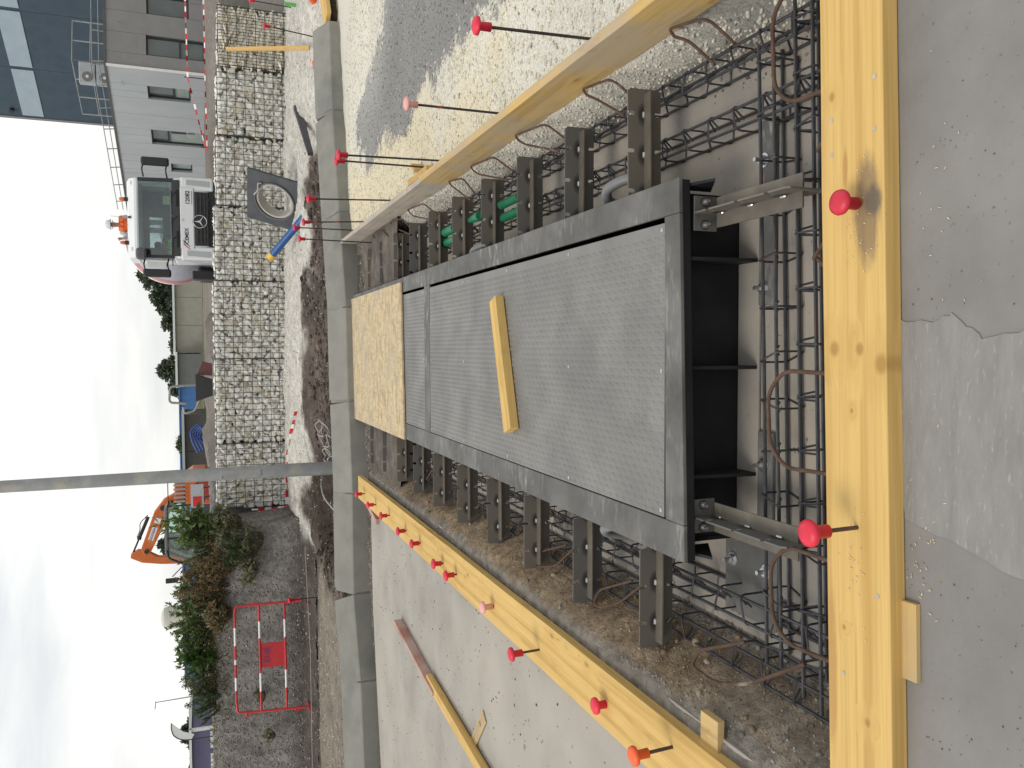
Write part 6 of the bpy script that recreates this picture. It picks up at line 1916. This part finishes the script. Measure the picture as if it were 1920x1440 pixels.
    q = Vector((-7.35, Yb - .004, 3.68)); u = Vector((-1.45, 0, .51)).normalized()
    mb = MB(); mb.beam(q - u * .28, q + u * .28, .01, .2); lb_ = mb.build('name_plate', M_white, bm_)
    text_mesh('DOOSAN', .13, facing((q.x, q.y - .007, q.z), -u, Vector((.33, 0, .94))), 'lettering', M_dark, lb_, bold=.002)
    mb = MB(); mb.beam((-6.75, Yb - .003, 3.46), (-6.95, Yb - .003, 3.53), .008, .22); mb.build('decal', M_tape, bm_)
    mb = MB(); mb.lathe([(.1, -.05), (.1, .45)], (-6.35, Yb, 3.3), (0, 1, 0), 12); mb.lathe([(.09, -.05), (.09, .45)], (-8.05, Yb, 3.92), (0, 1, 0), 12); mb.build('pin', M_dark, bm_)
    mb = MB(); mb.prism([(-8.12, 4.5), (-8.28, 4.52), (-8.5, 4.1), (-8.62, 3.4), (-8.7, 2.3), (-8.42, 2.3), (-8.3, 3.5), (-8.0, 4.0), (-7.98, 4.25)], lambda a, b_, h: (a, h, b_), Yb + .02, Yb + .33); mb.build('arm', Mo, t, bevel=.03)
    cyl = MB(); a, b_ = Vector((-6.7, Yb + .17, 3.85)), Vector((-8.08, Yb + .17, 4.42))
    cyl.bar(a, a.lerp(b_, .62), .07, 10); cyl.bar(a.lerp(b_, .6), b_, .035, 8); cyl.lathe([(.085, -.05), (.085, .05)], a.lerp(b_, .6), (b_ - a), 10); cyl.build('hydraulic_cylinder', M_dark, bm_, smooth=True)
    mb = MB(); mb.tube(arc_round([a + Vector((.1, -.1, 0)), a + Vector((-.2, -.1, .3)), a + Vector((-.5, -.1, .3)), a.lerp(b_, .55) + Vector((0, -.1, .1))], .1), .018, 5); mb.build('hose', M_dark, bm_)
    mb = MB(); mb.hexa([(-8.9, Yb - .3, 1.9), (-8.3, Yb - .3, 1.9), (-8.3, Yb + .6, 1.9), (-8.9, Yb + .6, 1.9), (-8.75, Yb - .3, 2.4), (-8.4, Yb - .3, 2.4), (-8.4, Yb + .6, 2.4), (-8.75, Yb + .6, 2.4)]); mb.build('bucket', M_dark, t)
    return t
excavator()

# ------------------------------------------------------------------ conduits in the trench, grass on the heap
def conduit(label, x, z, segs, col_mat):
    t = thing('conduit', label, 'conduit', (x, segs[0][0], z))
    for (y0, y1, r0, r1, corr, nm) in segs:
        mb = MB()
        if corr:
            n = int((y1 - y0) / .012)
            prof = []
            for i in range(n):
                prof += [(r0, i * .012), (r0, i * .012 + .005), (r0 * .84, i * .012 + .007), (r0 * .84, i * .012 + .011)]
        else:
            prof = [(r0 * .9, 0), (r0, .01), (r1, y1 - y0 - .01), (r1 * .9, y1 - y0)]
        mb.lathe(prof, (x, y0, z), (0, 1, 0), 18)
        mb.build(nm, col_mat, t, smooth=True)
    return t
M_greenl = surf('green_sleeve', (.02, .19, .09), (.015, .14, .065), 6, .4, bump=0)
conduit('green corrugated conduit with smooth sleeve, outer of two in the right trench', .875, -.115, [(4.40, 4.72, .027, .027, True, 'corrugated_pipe'), (5.12, 5.34, .034, .02, False, 'sleeve'), (5.70, 6.05, .033, .033, False, 'sleeve')], M_greenl)
conduit('green corrugated conduit with smooth sleeve, inner of two in the right trench', .80, -.13, [(4.42, 4.72, .027, .027, True, 'corrugated_pipe'), (5.72, 6.0, .031, .031, False, 'sleeve')], M_greenl)
M_greyc = surf('grey_conduit', (.20, .2, .2), (.15, .15, .15), 6, .5, bump=0)
for i, (x, y) in enumerate(((.655, 3.14), (.60, 5.0), (-.80, 3.15))):
    mb = MB(); pts = arc_round([(x - .05, y + .05, -.2), (x - .02, y + .04, -.05), (x + .02, y - .02, -.01), (x + .05, y - .12, -.05), (x + .06, y - .2, -.16)], .06, 5)
    mb.tube(pts, .022, 12)
    tag(mb.build('conduit_elbow', M_greyc, smooth=True), ['grey conduit elbow by the right frame side near the front bracket', 'grey conduit elbow by the right frame side near the green conduits', 'grey conduit elbow by the left frame side'][i], 'conduit')
n = 5200
x = rng.uniform(-9, -2.95, n); y = 14.95 + rng.exponential(.45, n)
z = heap_h(x, y)
k = (z > 1.25) & (rng.random(len(x)) < np.where(x < -6.6, .22, .8))
x, y, z = x[k], y[k], z[k]
n = len(x)
D = np.stack([rng.normal(0, .8, n), rng.normal(-.1, .8, n), np.full(n, .8)], -1)
o = leaves('grass', np.stack([x, y, z - .01], -1), D, rng.uniform(.06, .24, n), rng.uniform(.003, .006, n), pick(n, OL + BR + [(.18, .16, .08)]), None)
o['kind'] = 'stuff'
tag(o, 'wispy dry grass along the crest of the heap', 'grass')
